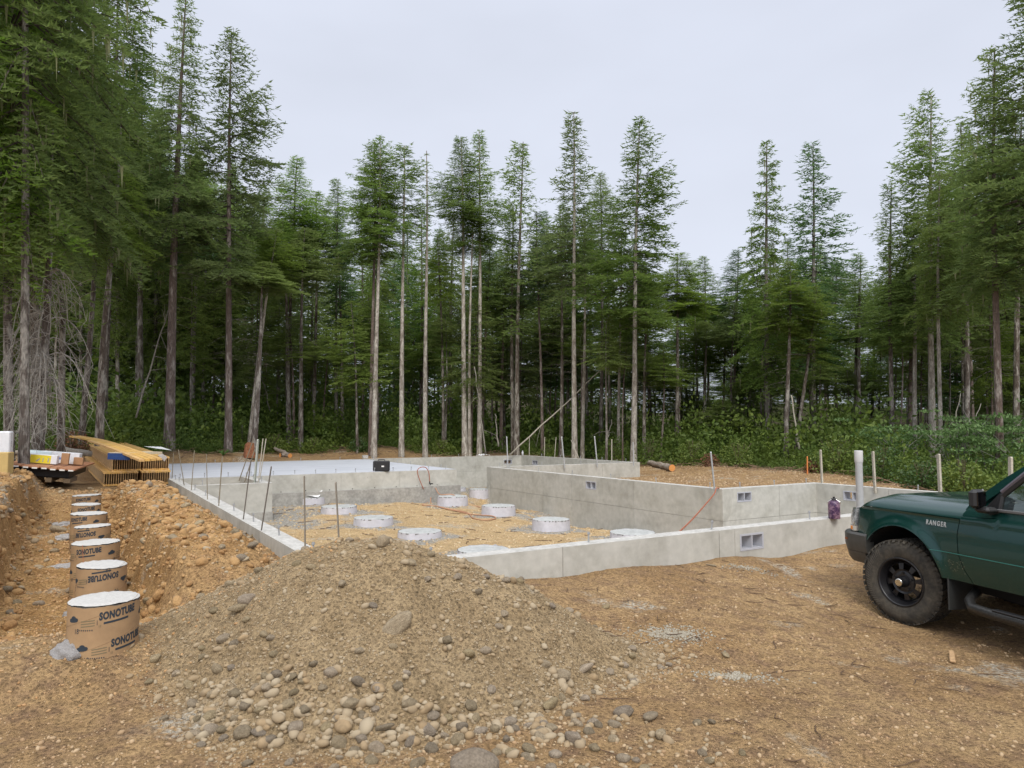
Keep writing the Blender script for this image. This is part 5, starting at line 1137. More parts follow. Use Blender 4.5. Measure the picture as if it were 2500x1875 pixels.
def crown(seed, Hc, Rr, prof, nlev, dens=1.0, e_top=38, e_bot=-14, droop=.25, lich=.0, gap=.0, nlen=.165):
    """whorled conifer crown: limbs, side shoots and needle sprays as tapered faces"""
    rs = np.random.RandomState(seed); NV = []; TV = []; LV = []; tip = []
    for i in range(nlev):
        t = (i+rs.rand()*.7)/nlev; z0 = Hc*t; L = Rr*prof(t)*(.45+.72*rs.rand())
        if rs.rand() < gap*(1-t) or L < .12: continue
        az = rs.uniform(0, 6.283) if i % 2 else (i*2.4+rs.uniform(-.4, .4)); L *= 1+.28*math.sin(az+seed+t*7)+.12*math.sin(t*23+seed); e0 = R(e_bot+(e_top-e_bot)*t**1.3+rs.uniform(-15, 15))
        D = np.array([math.cos(az), math.sin(az), 0]); Sd = np.array([-D[1], D[0], 0])
        def P(u): u = np.asarray(u, float)[..., None]; return np.array([0, 0, z0])+D*L*u*math.cos(e0)+np.array([0, 0, 1])*(L*(u*math.sin(e0)-droop*(1-t)*u*u+.16*u**3))
        us = np.linspace(0, 1, 6); pp = P(us); wr = .018*L/1.5*(1-us*.85)+.004
        for a, b, w0, w1 in zip(pp[:-1], pp[1:], wr[:-1], wr[1:]):
            TV += [a-Sd*w0, a+Sd*w0, b, a+[0, 0, w0], a-[0, 0, w0], b]
        nl = max(4, int(L/.085*dens)); ul = np.linspace(.16+.12*(1-t), 1.0, nl)+rs.uniform(-.02, .02, nl); sd = np.where(np.arange(nl) % 2, 1, -1)
        base = P(np.clip(ul, 0, 1)); ll = (.40*L*(1.02-ul)**.8+.12)*rs.uniform(.6, 1.25, nl); ll = np.minimum(ll, .75)
        ang = R(58)+rs.uniform(-.25, .25, nl)
        ld = D*np.cos(ang)[:, None]+Sd*(sd*np.sin(ang))[:, None]+np.array([0, 0, 1])*(rs.uniform(-.28, .22, nl)-(1-t)*.12)[:, None]
        ld /= np.linalg.norm(ld, axis=1)[:, None]
        for b, dv, l_, u_ in zip(base, ld, ll, ul):
            m_ = max(3, int(l_/.046*dens)); w_ = np.linspace(.1, 1, m_)
            pt = b+dv*(l_*w_)[:, None]; pt[:, 2] -= .18*l_*w_**2
            side = np.cross(dv, [0, 0, 1]); side /= np.linalg.norm(side)+1e-9
            sg_ = np.where(np.arange(m_) % 2, 1, -1)[:, None]
            nd = dv*.75+side*sg_*rs.uniform(.25, .85, (m_, 1))+np.array([0, 0, 1])*rs.uniform(-.25, .5, (m_, 1)); nd /= np.linalg.norm(nd, axis=1)[:, None]
            ln = nlen*rs.uniform(.6, 1.25, (m_, 1)); wv = np.cross(nd, rs.randn(m_, 3)); wv /= np.linalg.norm(wv, axis=1)[:, None]+1e-9
            hw = ln*.15
            NV.append(np.stack([pt-wv*hw, pt+wv*hw, pt+nd*ln], 1)); tip.append(np.repeat(np.clip((w_-.45)*.9, 0, 1)*rs.rand(m_)*(.4+.6*u_), 3))
            if rs.rand() < .35: TV += [b-side*.004, b+side*.004, pt[-1]]
            if lich and rs.rand() < lich:
                q_ = pt[0]; ww = .02+.03*rs.rand(); LV += [q_-side*ww, q_+side*ww, q_-[0, 0, rs.uniform(.15, .55)]]
    NV = np.concatenate(NV).reshape(-1, 3); tp = np.concatenate(tip); TV = np.array(TV).reshape(-1, 3); LV = np.array(LV).reshape(-1, 3) if LV else np.zeros((0, 3))
    v = np.concatenate([NV, TV, LV]); f = np.arange(len(v)).reshape(-1, 3); mi = np.concatenate([np.zeros(len(NV)//3), np.ones(len(TV)//3), np.full(len(LV)//3, 2)])
    return v, f, mi, np.concatenate([tp, np.zeros(len(TV)+len(LV))])
CR = {}
def add_crown(key, Hc, Rr, args, mats):
    v, f, mi, tp = crown(*args[0], **args[1]); me = mkmesh('crown', v, f, [mats, twigm, lichen], False, mi)
    q = me.attributes.new('tip', 'FLOAT', 'POINT'); q.data.foreach_set('value', tp.astype(np.float32)); CR[key] = (me, Hc, Rr)
cone = lambda t: min(1, t*4+.45)*(1-t)**.88+.055
wide = lambda t: min(1, t*3+.5)*(1-t)**.76+.055
flatp = lambda t: min(1, t*2.2+.35)*(1-t)**.5+.04
spec_c = {}
for k, (Hc, Rr, pf, nl, de, kw, mt) in {
    'cone_a': (9, 1.9, cone, 230, .9, dict(), needle), 'cone_b': (9, 1.8, cone, 215, .9, dict(lich=.02), needle), 'cone_c': (9, 1.9, cone, 225, .9, dict(e_bot=-22, droop=.35), needle_b),
    'wide_a': (8, 2.5, wide, 195, .9, dict(), needle), 'wide_b': (8, 2.4, wide, 185, .9, dict(lich=.04, e_bot=-24, droop=.4), needle_y),
    'airy_a': (7, 1.5, cone, 185, .85, dict(e_top=50), needle), 'airy_b': (7, 1.6, wide, 180, .8, dict(gap=.2), needle), 'bare': (6, 1.0, cone, 60, .55, dict(gap=.3, nlen=.15), needle_y),
    'tuft': (5, 1.4, flatp, 75, 1.1, dict(e_bot=5, e_top=55), needle), 'droop_a': (9, 2.3, cone, 200, 1.0, dict(e_bot=-26, e_top=20, droop=.5, lich=.05), needle), 'droop_b': (9, 2.4, wide, 175, 1.1, dict(e_bot=-28, e_top=15, droop=.55, lich=.07), needle_y),
    'dense': (9, 2.5, flatp, 230, 1.1, dict(e_bot=-30, e_top=10, droop=.6, lich=.05, nlen=.14), needle),
    'low': (6, 1.9, wide, 130, .95, dict(e_bot=-8, e_top=30, droop=.3), needle_y)}.items():
    add_crown(k, Hc, Rr, ((hash_ := sum(map(ord, k)), Hc, Rr, pf, nl), dict(dens=de, **kw)), mt)
def stubs(seed, n, L0, L1, curl):
    rs = np.random.RandomState(seed); mb = []
    for i in range(n):
        z = rs.rand()**.8; a = rs.uniform(0, 6.283); L = rs.uniform(L0, L1)*(.5+.5*z); p = np.array([0, 0, z]); d_ = np.array([math.cos(a), math.sin(a), rs.uniform(-.3, .35)])
        w0 = .013*L**.5
        for s_ in range(4):
            q_ = p.copy(); st = d_*L/4; p = p+st*np.array([1, 1, 1/10.]); sd = np.array([-d_[1], d_[0], 0]); mb += [q_-sd*w0, q_+sd*w0, p, q_-np.array([0, 0, w0*.12]), q_+np.array([0, 0, w0*.12]), p]; d_ = d_+np.array([rs.uniform(-.2, .2), rs.uniform(-.2, .2), -curl*rs.rand()]); w0 *= .8
            if rs.rand() < .5:
                e_ = d_+rs.randn(3)*.6; mb += [p-sd*w0*.5, p+sd*w0*.5, p+e_*L*.22*np.array([1, 1, .1])]
    v = np.array(mb).reshape(-1, 3); return mkmesh('dead_branches', v, np.arange(len(v)).reshape(-1, 3), deadm)
DB = [stubs(1, 26, .3, .9, .3), stubs(2, 40, .4, 1.4, .5), stubs(3, 18, .2, .6, .2)]
def trunk_mesh(Ht, r0, lean, bend, matl, seed, sides=9, r1=.015):
    rs = np.random.RandomState(seed); n = 16; v = []; f = []
    ph = rs.rand()*6
    for i in range(n+1):
        u = i/n; r_ = r0*((1-u)**.85)*(1+.35*math.exp(-u*Ht/.5))+r1
        cx = lean[0]*u+bend*math.sin(u*3.1+ph)*u; cy = lean[1]*u
        for k in range(sides): a = 6.283*k/sides; rr = r_*(1+.06*math.sin(3*a+u*9)); v.append((cx+rr*math.cos(a), cy+rr*math.sin(a), u*Ht-(.25 if i == 0 else 0)))
    for i in range(n):
        for k in range(sides): f.append((i*sides+k, i*sides+(k+1) % sides, (i+1)*sides+(k+1) % sides, (i+1)*sides+k))
    return mkmesh('trunk', v, f, matl, True)
TREES = []
def clearY(x, y):
    for _ in range(60):
        s_, t_ = toST(x, y)
        if t_ < 20.9 and s_ > -1 and s_ < 15.1: y += .2; x *= y/(y-.2)
        else: break
    return x, y
def tree(label, xb, Y, xt, yt, ycb, hw, key, wpx, bk=bark, group=None, name='fir_tree', stub=0, dz=0, bend=.12, wx=1.0):
    """xb trunk column at the base, (xt, yt) tip, ycb row where the crown starts, hw half width of the crown in pixels"""
    b = atY(xb, 1100, Y); x, y = clearY(b[0], b[1]); Y = y; z = gz(x, y)+dz; tp = atY(xt, yt, Y); Ht = tp[2]-z; lean = (tp[0]-x, 0)
    zc = atY(xb, ycb, Y)[2]-z; zc = max(.3, min(zc, Ht-1.0))
    root = thing(name, label, 'tree', (x, y, z), group=group); r0 = max(.02, wpx*Y/F_PX/2)
    seed = int(abs(xb*7+Y*13+xt)) % 99999
    link('trunk', trunk_mesh(Ht, r0/1.1, lean, bend, bk, seed), root)
    if key:
        me, Hc, Rr = CR[key]; hc = Ht-zc; R_ = hw*1.28*Y/F_PX; u = zc/Ht
        # follow the lean: shear through a small tilt
        tl = math.atan2(lean[0]*(1-u), hc); o = link('crown', me, root, (lean[0]*u, 0, zc), (0, tl, 0), (R_/Rr, R_/Rr, hc*1.01/Hc)); o.rotation_mode = 'XYZ'
        o.rotation_euler = (Matrix.Rotation(tl, 3, 'Y') @ Matrix.Rotation((seed*1.7) % 6.28, 3, 'Z')).to_euler()
    if stub is not None and zc > 2: tag(link('dead_branches', DB[stub], root, (lean[0]*.1, 0, zc*.25), (0, math.atan2(lean[0], Ht), seed % 6), (1, 1, zc*.85)), kind='stuff')
    TREES.append((xb, yt, Y, label)); return root
T_ = tree
# left woods
T_('very tall fir with reddish trunk and airy top left of the joist stack skyline gap', 412, 23.0, 450, -6, 560, 105, 'droop_a', 25, bark_r, stub=1)
T_('tall broad fir whose reddish trunk rises behind the sage strap', 557, 25.0, 568, 85, 700, 135, 'wide_a', 18, bark_r, stub=1)
T_('slim fir with two thin trunks rising left of the sage strap, front one', 618, 25.6, 650, 640, 700, 80, 'droop_b', 15, bark, stub=1)
T_('slim companion fir leaning right behind the sage strap', 607, 27, 672, 560, 700, 85, 'low', 12, bark_p, stub=1)
T_('leaning grey fir between the board stack and the joists', 242, 21.5, 278, 240, 620, 110, 'wide_b', 20, bark, stub=1, bend=.3)
T_('dark fir leaning right behind the dead branches', 195, 23.0, 262, 160, 600, 125, 'dense', 15, bark, stub=1, bend=.3)
T_('thick dark fir at the far left behind the hanging dead branches', 95, 17.5, 70, -420, 640, 200, 'dense', 24, bark, stub=1)
T_('thick dark fir beside the left frame edge', 25, 17.0, 10, -500, 690, 215, 'dense', 22, bark, stub=1)
T_('tall dark fir just inside the left frame edge, third from the edge', 150, 19, 165, -380, 600, 185, 'dense', 16, bark, stub=1)
T_('tall dense fir filling the upper left corner', 60, 13.5, 60, -800, 560, 250, 'dense', 20, bark, stub=1)
T_('dense fir behind the upper left corner', 250, 26, 290, -60, 640, 150, 'dense', 16, bark, stub=1)
T_('dark fir with dense crown between the two tall left firs', 345, 29, 340, 160, 640, 140, 'cone_c', 16, bark, stub=1)
T_('fir outside the left edge whose limbs reach into view', -70, 14, -60, -700, 560, 260, 'dense', 40, bark, stub=1)
T_('dark straight fir left of the tall broad one', 470, 31, 480, 380, 560, 95, 'cone_a', 10, bark, stub=0)
T_('slim dark fir right of the very tall reddish one', 497, 33, 500, 420, 620, 90, 'wide_a', 10, bark, stub=0)
T_('pointed fir on the skyline right of the tall broad one', 700, 31, 725, 385, 600, 80, 'cone_b', 10, bark, stub=0)
T_('small pointed fir in the left skyline dip', 822, 33, 819, 440, 640, 65, 'cone_b', 9, bark, stub=0)
T_('low broad fir in the left skyline dip', 765, 32, 772, 470, 660, 95, 'wide_a', 10, bark, stub=0)
T_('leaning pair of dark firs left of centre, right one', 733, 29, 745, 560, 700, 95, 'low', 12, bark, stub=1)
T_('leaning pair of dark firs left of centre, left one', 706, 29.5, 690, 540, 690, 95, 'wide_a', 13, bark, stub=1)
# centre row
T_('first pale trunk of the central row with a dense rounded crown', 905, 28.5, 912, 345, 640, 78, 'cone_a', 11, bark_r, stub=0)
T_('broad crowned fir just right of the first central trunk', 913, 28.0, 925, 338, 620, 85, 'wide_a', 13, bark_p, stub=0)
T_('straight pale trunk with a tufted top behind the tool case', 980, 28.5, 985, 356, 560, 72, 'tuft', 12.5, bark_p, stub=0, bend=.05)
T_('fir with a thin nearly bare top right of the tufted one', 1038, 28.8, 1037, 368, 640, 42, 'bare', 12, bark_p, stub=2)
T_('dense topped fir, left of the twin pale trunks', 1135, 29.5, 1122, 334, 560, 75, 'cone_a', 14, bark_p, stub=0)
T_('thin trunk close behind the dense topped fir', 1146, 30, 1150, 480, 620, 60, 'cone_b', 8, bark_p, stub=0)
T_('slim pale trunk with sparse top left of the back wall bend', 1170, 29.0, 1172, 320, 600, 62, 'airy_a', 11.5, bark_p, stub=0, bend=.06)
T_('open crowned fir rising over the back wall corner', 1261, 29.5, 1271, 346, 820, 92, 'airy_b', 13.5, bark, stub=1)
T_('thin dark fir behind the leaning pole', 1369, 31, 1373, 500, 700, 62, 'wide_a', 9.5, bark, stub=1)
T_('tallest pale trunked fir of the central row', 1403, 28.5, 1396, 274, 720, 82, 'airy_a', 14, bark_p, stub=1, bend=.10)
T_('slender lichen covered trunk right of the tallest central fir', 1421, 30, 1429, 500, 680, 60, 'airy_b', 9, bark_p, stub=1)
T_('bushy topped dark fir right of the tallest central fir', 1466, 32, 1470, 425, 660, 70, 'wide_a', 10, bark, stub=1)
T_('broad spreading fir with bleached lower limbs right of centre', 1546, 27.5, 1561, 298, 800, 122, 'wide_a', 15, bark_p, stub=1, bend=.1)
T_('slim trunk just left of the broad spreading fir', 1510, 30, 1512, 560, 720, 60, 'airy_b', 8, bark_p, stub=1)
T_('short trunk right of the broad spreading fir with drooping yellow limbs', 1572, 29, 1580, 690, 800, 80, 'droop_b', 8, bark, stub=1)
T_('dark fir filling the hollow right of the broad spreading fir', 1650, 32, 1660, 620, 760, 90, 'droop_b', 11, bark, stub=1)
# right
T_('drooping fir with a browned tip right of the sky gap', 1874, 28.5, 1870, 345, 920, 85, 'droop_a', 14, bark, stub=1, bend=.05)
T_('dense bluish fir right of the browned tip one', 1985, 30, 1981, 352, 900, 108, 'cone_c', 14, bark, stub=1)
T_('crooked fir with a forked trunk behind the corner stake', 1918, 26, 1925, 640, 800, 85, 'droop_b', 12, bark, stub=1)
T_('leaning branch of the forked fir pair, right one', 1938, 26.3, 1990, 700, 880, 70, 'low', 10, bark, stub=1)
T_('small dense fir at the left edge of the sky gap on the right', 1790, 34, 1797, 612, 800, 62, 'cone_c', 9, bark, stub=1)
T_('low fir at the bottom of the right sky gap', 1722, 36, 1716, 628, 800, 70, 'wide_a', 9, bark, stub=1)
T_('fir with pointed top left of the mirror', 2180, 25, 2169, 452, 860, 75, 'cone_b', 12, bark, stub=1)
T_('straight mossy trunk third from the right edge', 2233, 24.5, 2225, 520, 820, 75, 'airy_b', 11, bark_p, stub=1)
T_('tall fir with a wide airy top behind the truck hood', 2277, 24, 2265, 230, 820, 125, 'wide_a', 17, bark_p, stub=1)
T_('thin pale trunk rising behind the stake over the hood', 2297, 22, 2290, 420, 760, 85, 'droop_b', 9.5, bark_p, stub=1)
T_('tall mossy fir above the truck windscreen', 2440, 19.5, 2422, 120, 700, 130, 'droop_a', 19, bark_r, stub=1)
T_('towering fir cut off by the right frame edge', 2545, 18.5, 2520, -150, 640, 165, 'wide_a', 26, bark, stub=1)
T_('tall dense fir right of the wide airy one', 2360, 25, 2352, 300, 700, 95, 'droop_a', 14, bark, stub=1)
T_('dark fir behind the mossy one at the right', 2480, 26, 2486, 260, 700, 110, 'cone_c', 16, bark, stub=1)
T_('small fir with a light green top before the right woods', 2100, 30, 2095, 620, 840, 70, 'cone_b', 10, bark, stub=1)
# deeper rows: individual slim trees; label says which neighbour they stand by
sky_x = [-300, 330, 480, 560, 620, 700, 740, 800, 860, 960, 1060, 1130, 1200, 1330, 1400, 1500, 1580, 1640, 1700, 1780, 1840, 1900, 2000, 2060, 2130, 2260, 2360, 2500, 2800]
sky_y = [100, 160, 330, 330, 400, 470, 500, 500, 470, 460, 470, 450, 480, 470, 470, 480, 560, 620, 690, 690, 620, 520, 520, 640, 600, 420, 340, 200, 100]
front = list(TREES); seen = {}
def rel(xb, Y, kind):
    k = min(range(len(front)), key=lambda i: abs(front[i][0]-xb)+(400 if 'edge' in front[i][3] and abs(front[i][0]-xb) > 90 else 0)); f_ = front[k]
    side = 'left' if xb < f_[0] else 'right'; key = (k, side, kind); seen[key] = seen.get(key, 0)+1
    return f_, side, seen[key]
ZONE = [('the joist stack', 310), ('the board stack', 100), ('the sage strap', 630), ('the tool case', 929), ('the back wall corner', 1285), ('the leaning pole foot', 1244), ('the broad spreading fir', 1546), ('the hose corner', 1744), ('the flask', 2037), ('the white drain pipe', 2100), ('the truck mirror', 2410), ('the slab centre', 760), ('the pale tufted fir', 980), ('the tallest central fir', 1403), ('the sky gap at right', 1780), ('the red truck side log', 1620)]
ZONE = ZONE[:-1]
ordn = ['first', 'second', 'third', 'fourth', 'fifth', 'sixth', 'seventh', 'eighth', 'ninth', 'tenth', 'eleventh', 'twelfth', 'thirteenth', 'fourteenth', 'fifteenth']
back = []
def addrow(n, y0, y1, kinds, wlo, whi, topoff, ycb, hwr, kind, x0=-250, x1=2750):
    for i in range(n):
        xb = x0+(x1-x0)*(i+rsT.rand())/n; Y = rsT.uniform(y0, y1); sy_ = np.interp(xb, sky_x, sky_y); yt = sy_+topoff+abs(rsT.randn())*55
        back.append((xb, Y, xb+rsT.uniform(-14, 14), yt, rsT.uniform(*ycb), rsT.uniform(*hwr), kinds[rsT.randint(len(kinds))], rsT.uniform(wlo, whi), kind))
addrow(54, 30, 38, ['cone_a', 'cone_b', 'wide_a', 'airy_b', 'wide_b', 'cone_c'], 6, 12, 25, (720, 930), (45, 75), 'slim fir')
addrow(46, 38, 52, ['cone_a', 'wide_a', 'cone_c', 'low'], 5, 9, 45, (700, 900), (50, 80), 'deep fir')
addrow(6, 34, 42, ['wide_a', 'cone_c', 'low'], 6, 9, 20, (840, 940), (60, 80), 'broad fir', 1640, 1800)
addrow(64, 27, 36, ['low', 'wide_b', 'low'], 3, 6, 240, (820, 970), (45, 85), 'young fir')
addrow(72, 34, 50, ['low', 'cone_c', 'wide_a'], 3, 6, 210, (900, 1020), (60, 100), 'bushy young fir')
back.sort(key=lambda b: b[0])
for zi, (zn, zx) in enumerate(ZONE):
    pass
cnt = {}
for b in back:
    zi = min(range(len(ZONE)), key=lambda i: abs(ZONE[i][1]-b[0])); side = 'left' if b[0] < ZONE[zi][1] else 'right'; cnt.setdefault((zi, side, b[8]), []).append(b)
for (zi, side, kd), L_ in cnt.items():
    L_.sort(key=lambda b: abs(b[0]-ZONE[zi][1]))
    for j, b in enumerate(L_):
        lb = '%s in the deep wood, %s %s of %s' % (kd, (ordn+['outermost'])[min(j, 15)], side, ZONE[zi][0])
        tree(lb, b[0], b[1], b[2], b[3], b[4], b[5], b[6], b[7], bk=[bark, bark_r, bark][int(b[0]) % 3], group='firs of the deeper wood', stub=int(b[0]) % 3 if 'young' not in kd else None)
# far wood mass behind everything
v0_, H0, R0 = CR['low'][0], CR['low'][1], CR['low'][2]
co = np.empty(len(v0_.vertices)*3, np.float32); v0_.vertices.foreach_get('co', co); co = co.reshape(-1, 3)
tri = np.arange(len(co)).reshape(-1, 3); keep = rsT.rand(len(tri)) < .20; co = co.reshape(-1, 3, 3)[keep].reshape(-1, 3)
VV = []
for i in range(90):
    xb = -500+3500*(i+rsT.rand())/90; Y = rsT.uniform(52, 74); b = atY(xb, 1100, Y); h_ = (atY(xb, np.interp(xb, sky_x, sky_y)+90+40*abs(rsT.randn()), Y)[2]-.5); a = rsT.rand()*6; s_ = rsT.uniform(1.8, 2.6)
    q_ = co*np.array([s_, s_, h_/H0])*np.array([1, 1, 1]); VV.append(np.stack([q_[:, 0]*math.cos(a)-q_[:, 1]*math.sin(a)+b[0], q_[:, 0]*math.sin(a)+q_[:, 1]*math.cos(a)+b[1], q_[:, 2]-.9], 1))
VV = np.concatenate(VV); tag(link('far_wood', mkmesh('far_wood', VV, np.arange(len(VV)).reshape(-1, 3), needle_y)), 'distant dark conifers seen between the trunks as one mass', 'forest', kind='stuff')

# bare and leaning things
def deadpole(label, x0, y0, Y0, x1, y1, Y1, w0, w1, m_=None, nb=6, name='dead_tree', seed=1, cat='dead tree'):
    a = atY(x0, y0, Y0); b = atY(x1, y1, Y1); root = thing(name, label, cat, a); rs = np.random.RandomState(seed); n = 9
    pts = [(b-a)*i/n+rs.randn(3)*.02*(0 < i < n) for i in range(n+1)]; rr = [w0*Y0/F_PX/2*(1-i/n)+w1*Y1/F_PX/2*i/n for i in range(n+1)]
    q = MB(); q.tube(pts, rr, 7); q.ob('trunk', m_ or deadm, root, smooth=True)
    if nb:
        q = MB()
        for k in range(nb):
            p = pts[2+k % 7]; d_ = rs.randn(3)*.35; q.tube([p, p+d_*.6+(0, 0, .05), p+d_-(0, 0, .05)], [.010, .007, .003], 5)
        q.ob('side_twigs', deadm, root)
    return root
pale = mat('peeled_pole', (.36, .33, .27), .85, var=.2, vscale=6)
deadpole('long bare pole leaning across the trunks at the back wall', 1244, 1112, 29.6, 1471, 900, 30.4, 4.0, 2.6, pale, 5, 'leaning_pole', 3, 'leaning pole')
deadpole('broken bleached snag leaning in the centre undergrowth', 1217, 1090, 30, 1208, 1010, 30, 4.5, 1.5, None, 2, seed=4)
deadpole('thin leaning snag between the tall reddish trunks', 332, 1020, 24, 410, 758, 24.5, 5, 2, None, 14, seed=5)
deadpole('thin dead stem leaning left near the back wall', 1483, 1075, 29, 1493, 1024, 29, 3, 1.5, None, 3, seed=6)
deadpole('thin fallen stem slanting through the left wood', 662, 1010, 31, 605, 800, 31, 3, 1.5, None, 5, seed=8)
deadpole('bleached stem propped on the forked fir at the right', 1953, 1105, 25.5, 1932, 965, 25.7, 5.5, 3, pale, 0, seed=9)
deadpole('slender dead pole behind the twin pale trunks', 1186, 1108, 29.5, 1158, 895, 29.8, 3.5, 2, None, 6, seed=10)
deadpole('thin white stem slanting in the right thicket', 2350, 1120, 20.5, 2395, 985, 21, 3, 1.5, pale, 3, seed=11)
deadpole('second thin white stem slanting in the right thicket', 2322, 1100, 20.5, 2345, 960, 21, 2.5, 1.5, pale, 3, seed=12)
# curtain of hanging dead limbs at the left
hb_ = atY(92, 1060, 14.9); hb_[2] = gz(hb_[0], hb_[1]); dl = thing('dead_fir', 'bleached dead fir with a curtain of bare drooping limbs at the far left', 'dead tree', hb_)
link('trunk', trunk_mesh(7.5, .10, (.15, 0), .1, bark, 5), dl)
rs = np.random.RandomState(31); q = MB(); ntw = 0; TVv = []
for k in range(58):
    z = rs.uniform(1.0, 4.4); a = rs.uniform(0, 6.283); L = rs.uniform(.38, .62)*(1.15 if z > 1.5 else .8); p = np.array([.05, 0, z]); d_ = np.array([math.cos(a), math.sin(a)*.8, .75]); pts = [p]; 
    for s_ in range(9):
        p = p+d_*L/6; d_ = d_*np.array([.94, .94, 1])+np.array([0, 0, -.46])+rs.randn(3)*.10; pts.append(p)
    q.tube(pts, [.011*(1-i/11)+.003 for i in range(len(pts))], 4, cap=False)
    for i in range(2, 10):
        for _ in range(2):
            if rs.rand() < .8:
                e_ = rs.randn(3)*.30+np.array([0, 0, -.22]); m_ = pts[i]+e_*.5+rs.randn(3)*.03; q.tube([pts[i], m_, pts[i]+e_+(0, 0, -.08)], [.005, .004, .002], 3, cap=False)
tag(q.ob('bare_limbs', mat('silver_dead_limb', (.30, .28, .25), .9, var=.25, vscale=4), dl), kind='stuff')
# overhanging bough at the top left, hanging from a tree that stands left of the camera
ob = atY(-150, 1300, 9.0); ob[2] = gz(ob[0], ob[1]); bo = thing('fir_tree', 'near fir outside the frame whose bough tip hangs into the top of the sky', 'tree', ob)
link('trunk', trunk_mesh(14, .22, (.2, 0), .1, bark, 9), bo)
v, f, mi, tp = crown(91, 1.2, 3.6, lambda t: 1, 4, dens=.8, e_top=-4, e_bot=-8, droop=.28, nlen=.16)
tgt = atY(440, 30, 9.2); base = atY(-140, -170, 9.0)-ob
me = mkmesh('bough', v, f, [needle, twigm, lichen], False, mi); o_ = link('bough', me, bo, (base[0], 0, base[2]), (0, R(5), 0), (1.0, 1.0, .8))

# undergrowth ------------------------------------------------------
def leafcluster(seed, n, rx, rz, ls, up=.3):
    rs = np.random.RandomState(seed); d_ = rs.randn(n, 3); d_ /= np.linalg.norm(d_, axis=1)[:, None]; rr = rs.rand(n, 1)**.45; p = d_*rr*np.array([rx, rx, rz]); p[:, 2] = np.abs(p[:, 2])*1.0
    lump = np.array([mnoise.noise(Vector(q*1.8+seed)) for q in p]); p *= (1+.35*lump)[:, None]
    a = rs.randn(n, 3); a[:, 2] += up; a /= np.linalg.norm(a, axis=1)[:, None]; b = np.cross(a, rs.randn(n, 3)); b /= np.linalg.norm(b, axis=1)[:, None]; l_ = ls*rs.uniform(.6, 1.4, (n, 1))
    return np.stack([p, p+a*l_*.5+b*l_*.28, p+a*l_, p+a*l_*.5-b*l_*.28], 1).reshape(-1, 3)
leafm = mat('salal_leaves', (.085, .15, .027), .6, col2=(.21, .28, .05), vscale=.8, var=.25, spec=.4, transl=.45, detail=6, mixlo=.42, mixhi=.62, attr=('tint', (.10, .15, .03)))
def instancing(name, label, cat, pts, protos, matl, seed, kind='stuff', group=None):
    rs = np.random.RandomState(seed); VV = []; TT = []
    for (x, y, z, s_) in pts:
        pr_ = protos[rs.randint(len(protos))]; a = rs.rand()*6.28; sx_ = s_*rs.uniform(.8, 1.25); v = pr_*np.array([sx_, sx_, s_*rs.uniform(.7, 1.3)])
        VV.append(np.stack([v[:, 0]*math.cos(a)-v[:, 1]*math.sin(a)+x, v[:, 0]*math.sin(a)+v[:, 1]*math.cos(a)+y, v[:, 2]+z], 1)); TT.append(np.clip(np.repeat(rs.rand(len(v)//4), 4)*.7+rs.rand()*.5-.2, 0, 1))
    VV = np.concatenate(VV); me = mkmesh(name, VV, np.arange(len(VV)).reshape(-1, 4), matl)
    q = me.attributes.new('tint', 'FLOAT', 'POINT'); q.data.foreach_set('value', np.concatenate(TT).astype(np.float32))
    return tag(link(name, me), label, cat, group, kind)
prot = [leafcluster(i, 460, .62, .8, .066) for i in range(6)]
pts = []
for i in range(550):
    px = rsT.uniform(-150, 2650); ce = clearing_edge(px); Y = ce+rsT.rand()**1.6*9+.2; b = atY(px, 1100, Y); z = gz(b[0], b[1])
    near = (Y-ce) < 1.5; pts.append((b[0], b[1], z-.1, rsT.uniform(.55, 1.0) if near else rsT.uniform(.9, 1.6)*(1.15 if px > 1500 else 1.35)*(1+.12*(Y-ce))*(.52 if px > 2150 else 1)))
pts = np.array(pts)
instancing('undergrowth', 'dense green salal and huckleberry undergrowth along the wood edge', 'undergrowth', pts, prot, leafm, 5)
yellowleaf = mat('yellow_green_leaves', (.13, .18, .025), .6, col2=(.20, .25, .05), vscale=2, transl=.3, attr=('tint', (.09, .14, .02))); redleaf = mat('dead_rust_leaves', (.16, .065, .028), .85, col2=(.24, .12, .05), vscale=3, attr=('tint', (.11, .05, .03))); darkleaf = mat('dark_glossy_leaves', (.03, .065, .015), .5, col2=(.06, .11, .02), vscale=2, transl=.2, attr=('tint', (.05, .10, .02))); maple = mat('vine_maple_leaves', (.055, .125, .028), .6, col2=(.10, .19, .05), vscale=2, transl=.35, attr=('tint', (.17, .27, .09)))
stemm = mat('shrub_stem', (.12, .09, .06), .9)
def shrub(label, px, dY, s_, matl, n=1500, rx=.7, rz=.9, ls=.075, cat='shrub', name='shrub', seed=0, stems=10):
    ce = clearing_edge(px); b = atY(px, 1100, ce+dY); z = gz(b[0], b[1]); root = thing(name, label, cat, (b[0], b[1], z-.03)); v = leafcluster(seed+200, n, rx*s_, rz*s_, ls)
    rs = np.random.RandomState(seed); q = MB()
    for k in range(stems):
        a = rs.rand()*6.28; r_ = rs.rand()*rx*s_*.8; q.tube([(0, 0, 0), (r_*.4*math.cos(a), r_*.4*math.sin(a), rz*s_*.5), (r_*math.cos(a), r_*math.sin(a), rz*s_*.95)], [.012, .008, .004], 5)
    q.ob('stems', stemm, root)
    me = mkmesh('foliage', v, np.arange(len(v)).reshape(-1, 4), matl); at_ = me.attributes.new('tint', 'FLOAT', 'POINT'); at_.data.foreach_set('value', np.repeat(rs.rand(len(v)//4), 4).astype(np.float32)); link('foliage', me, root)
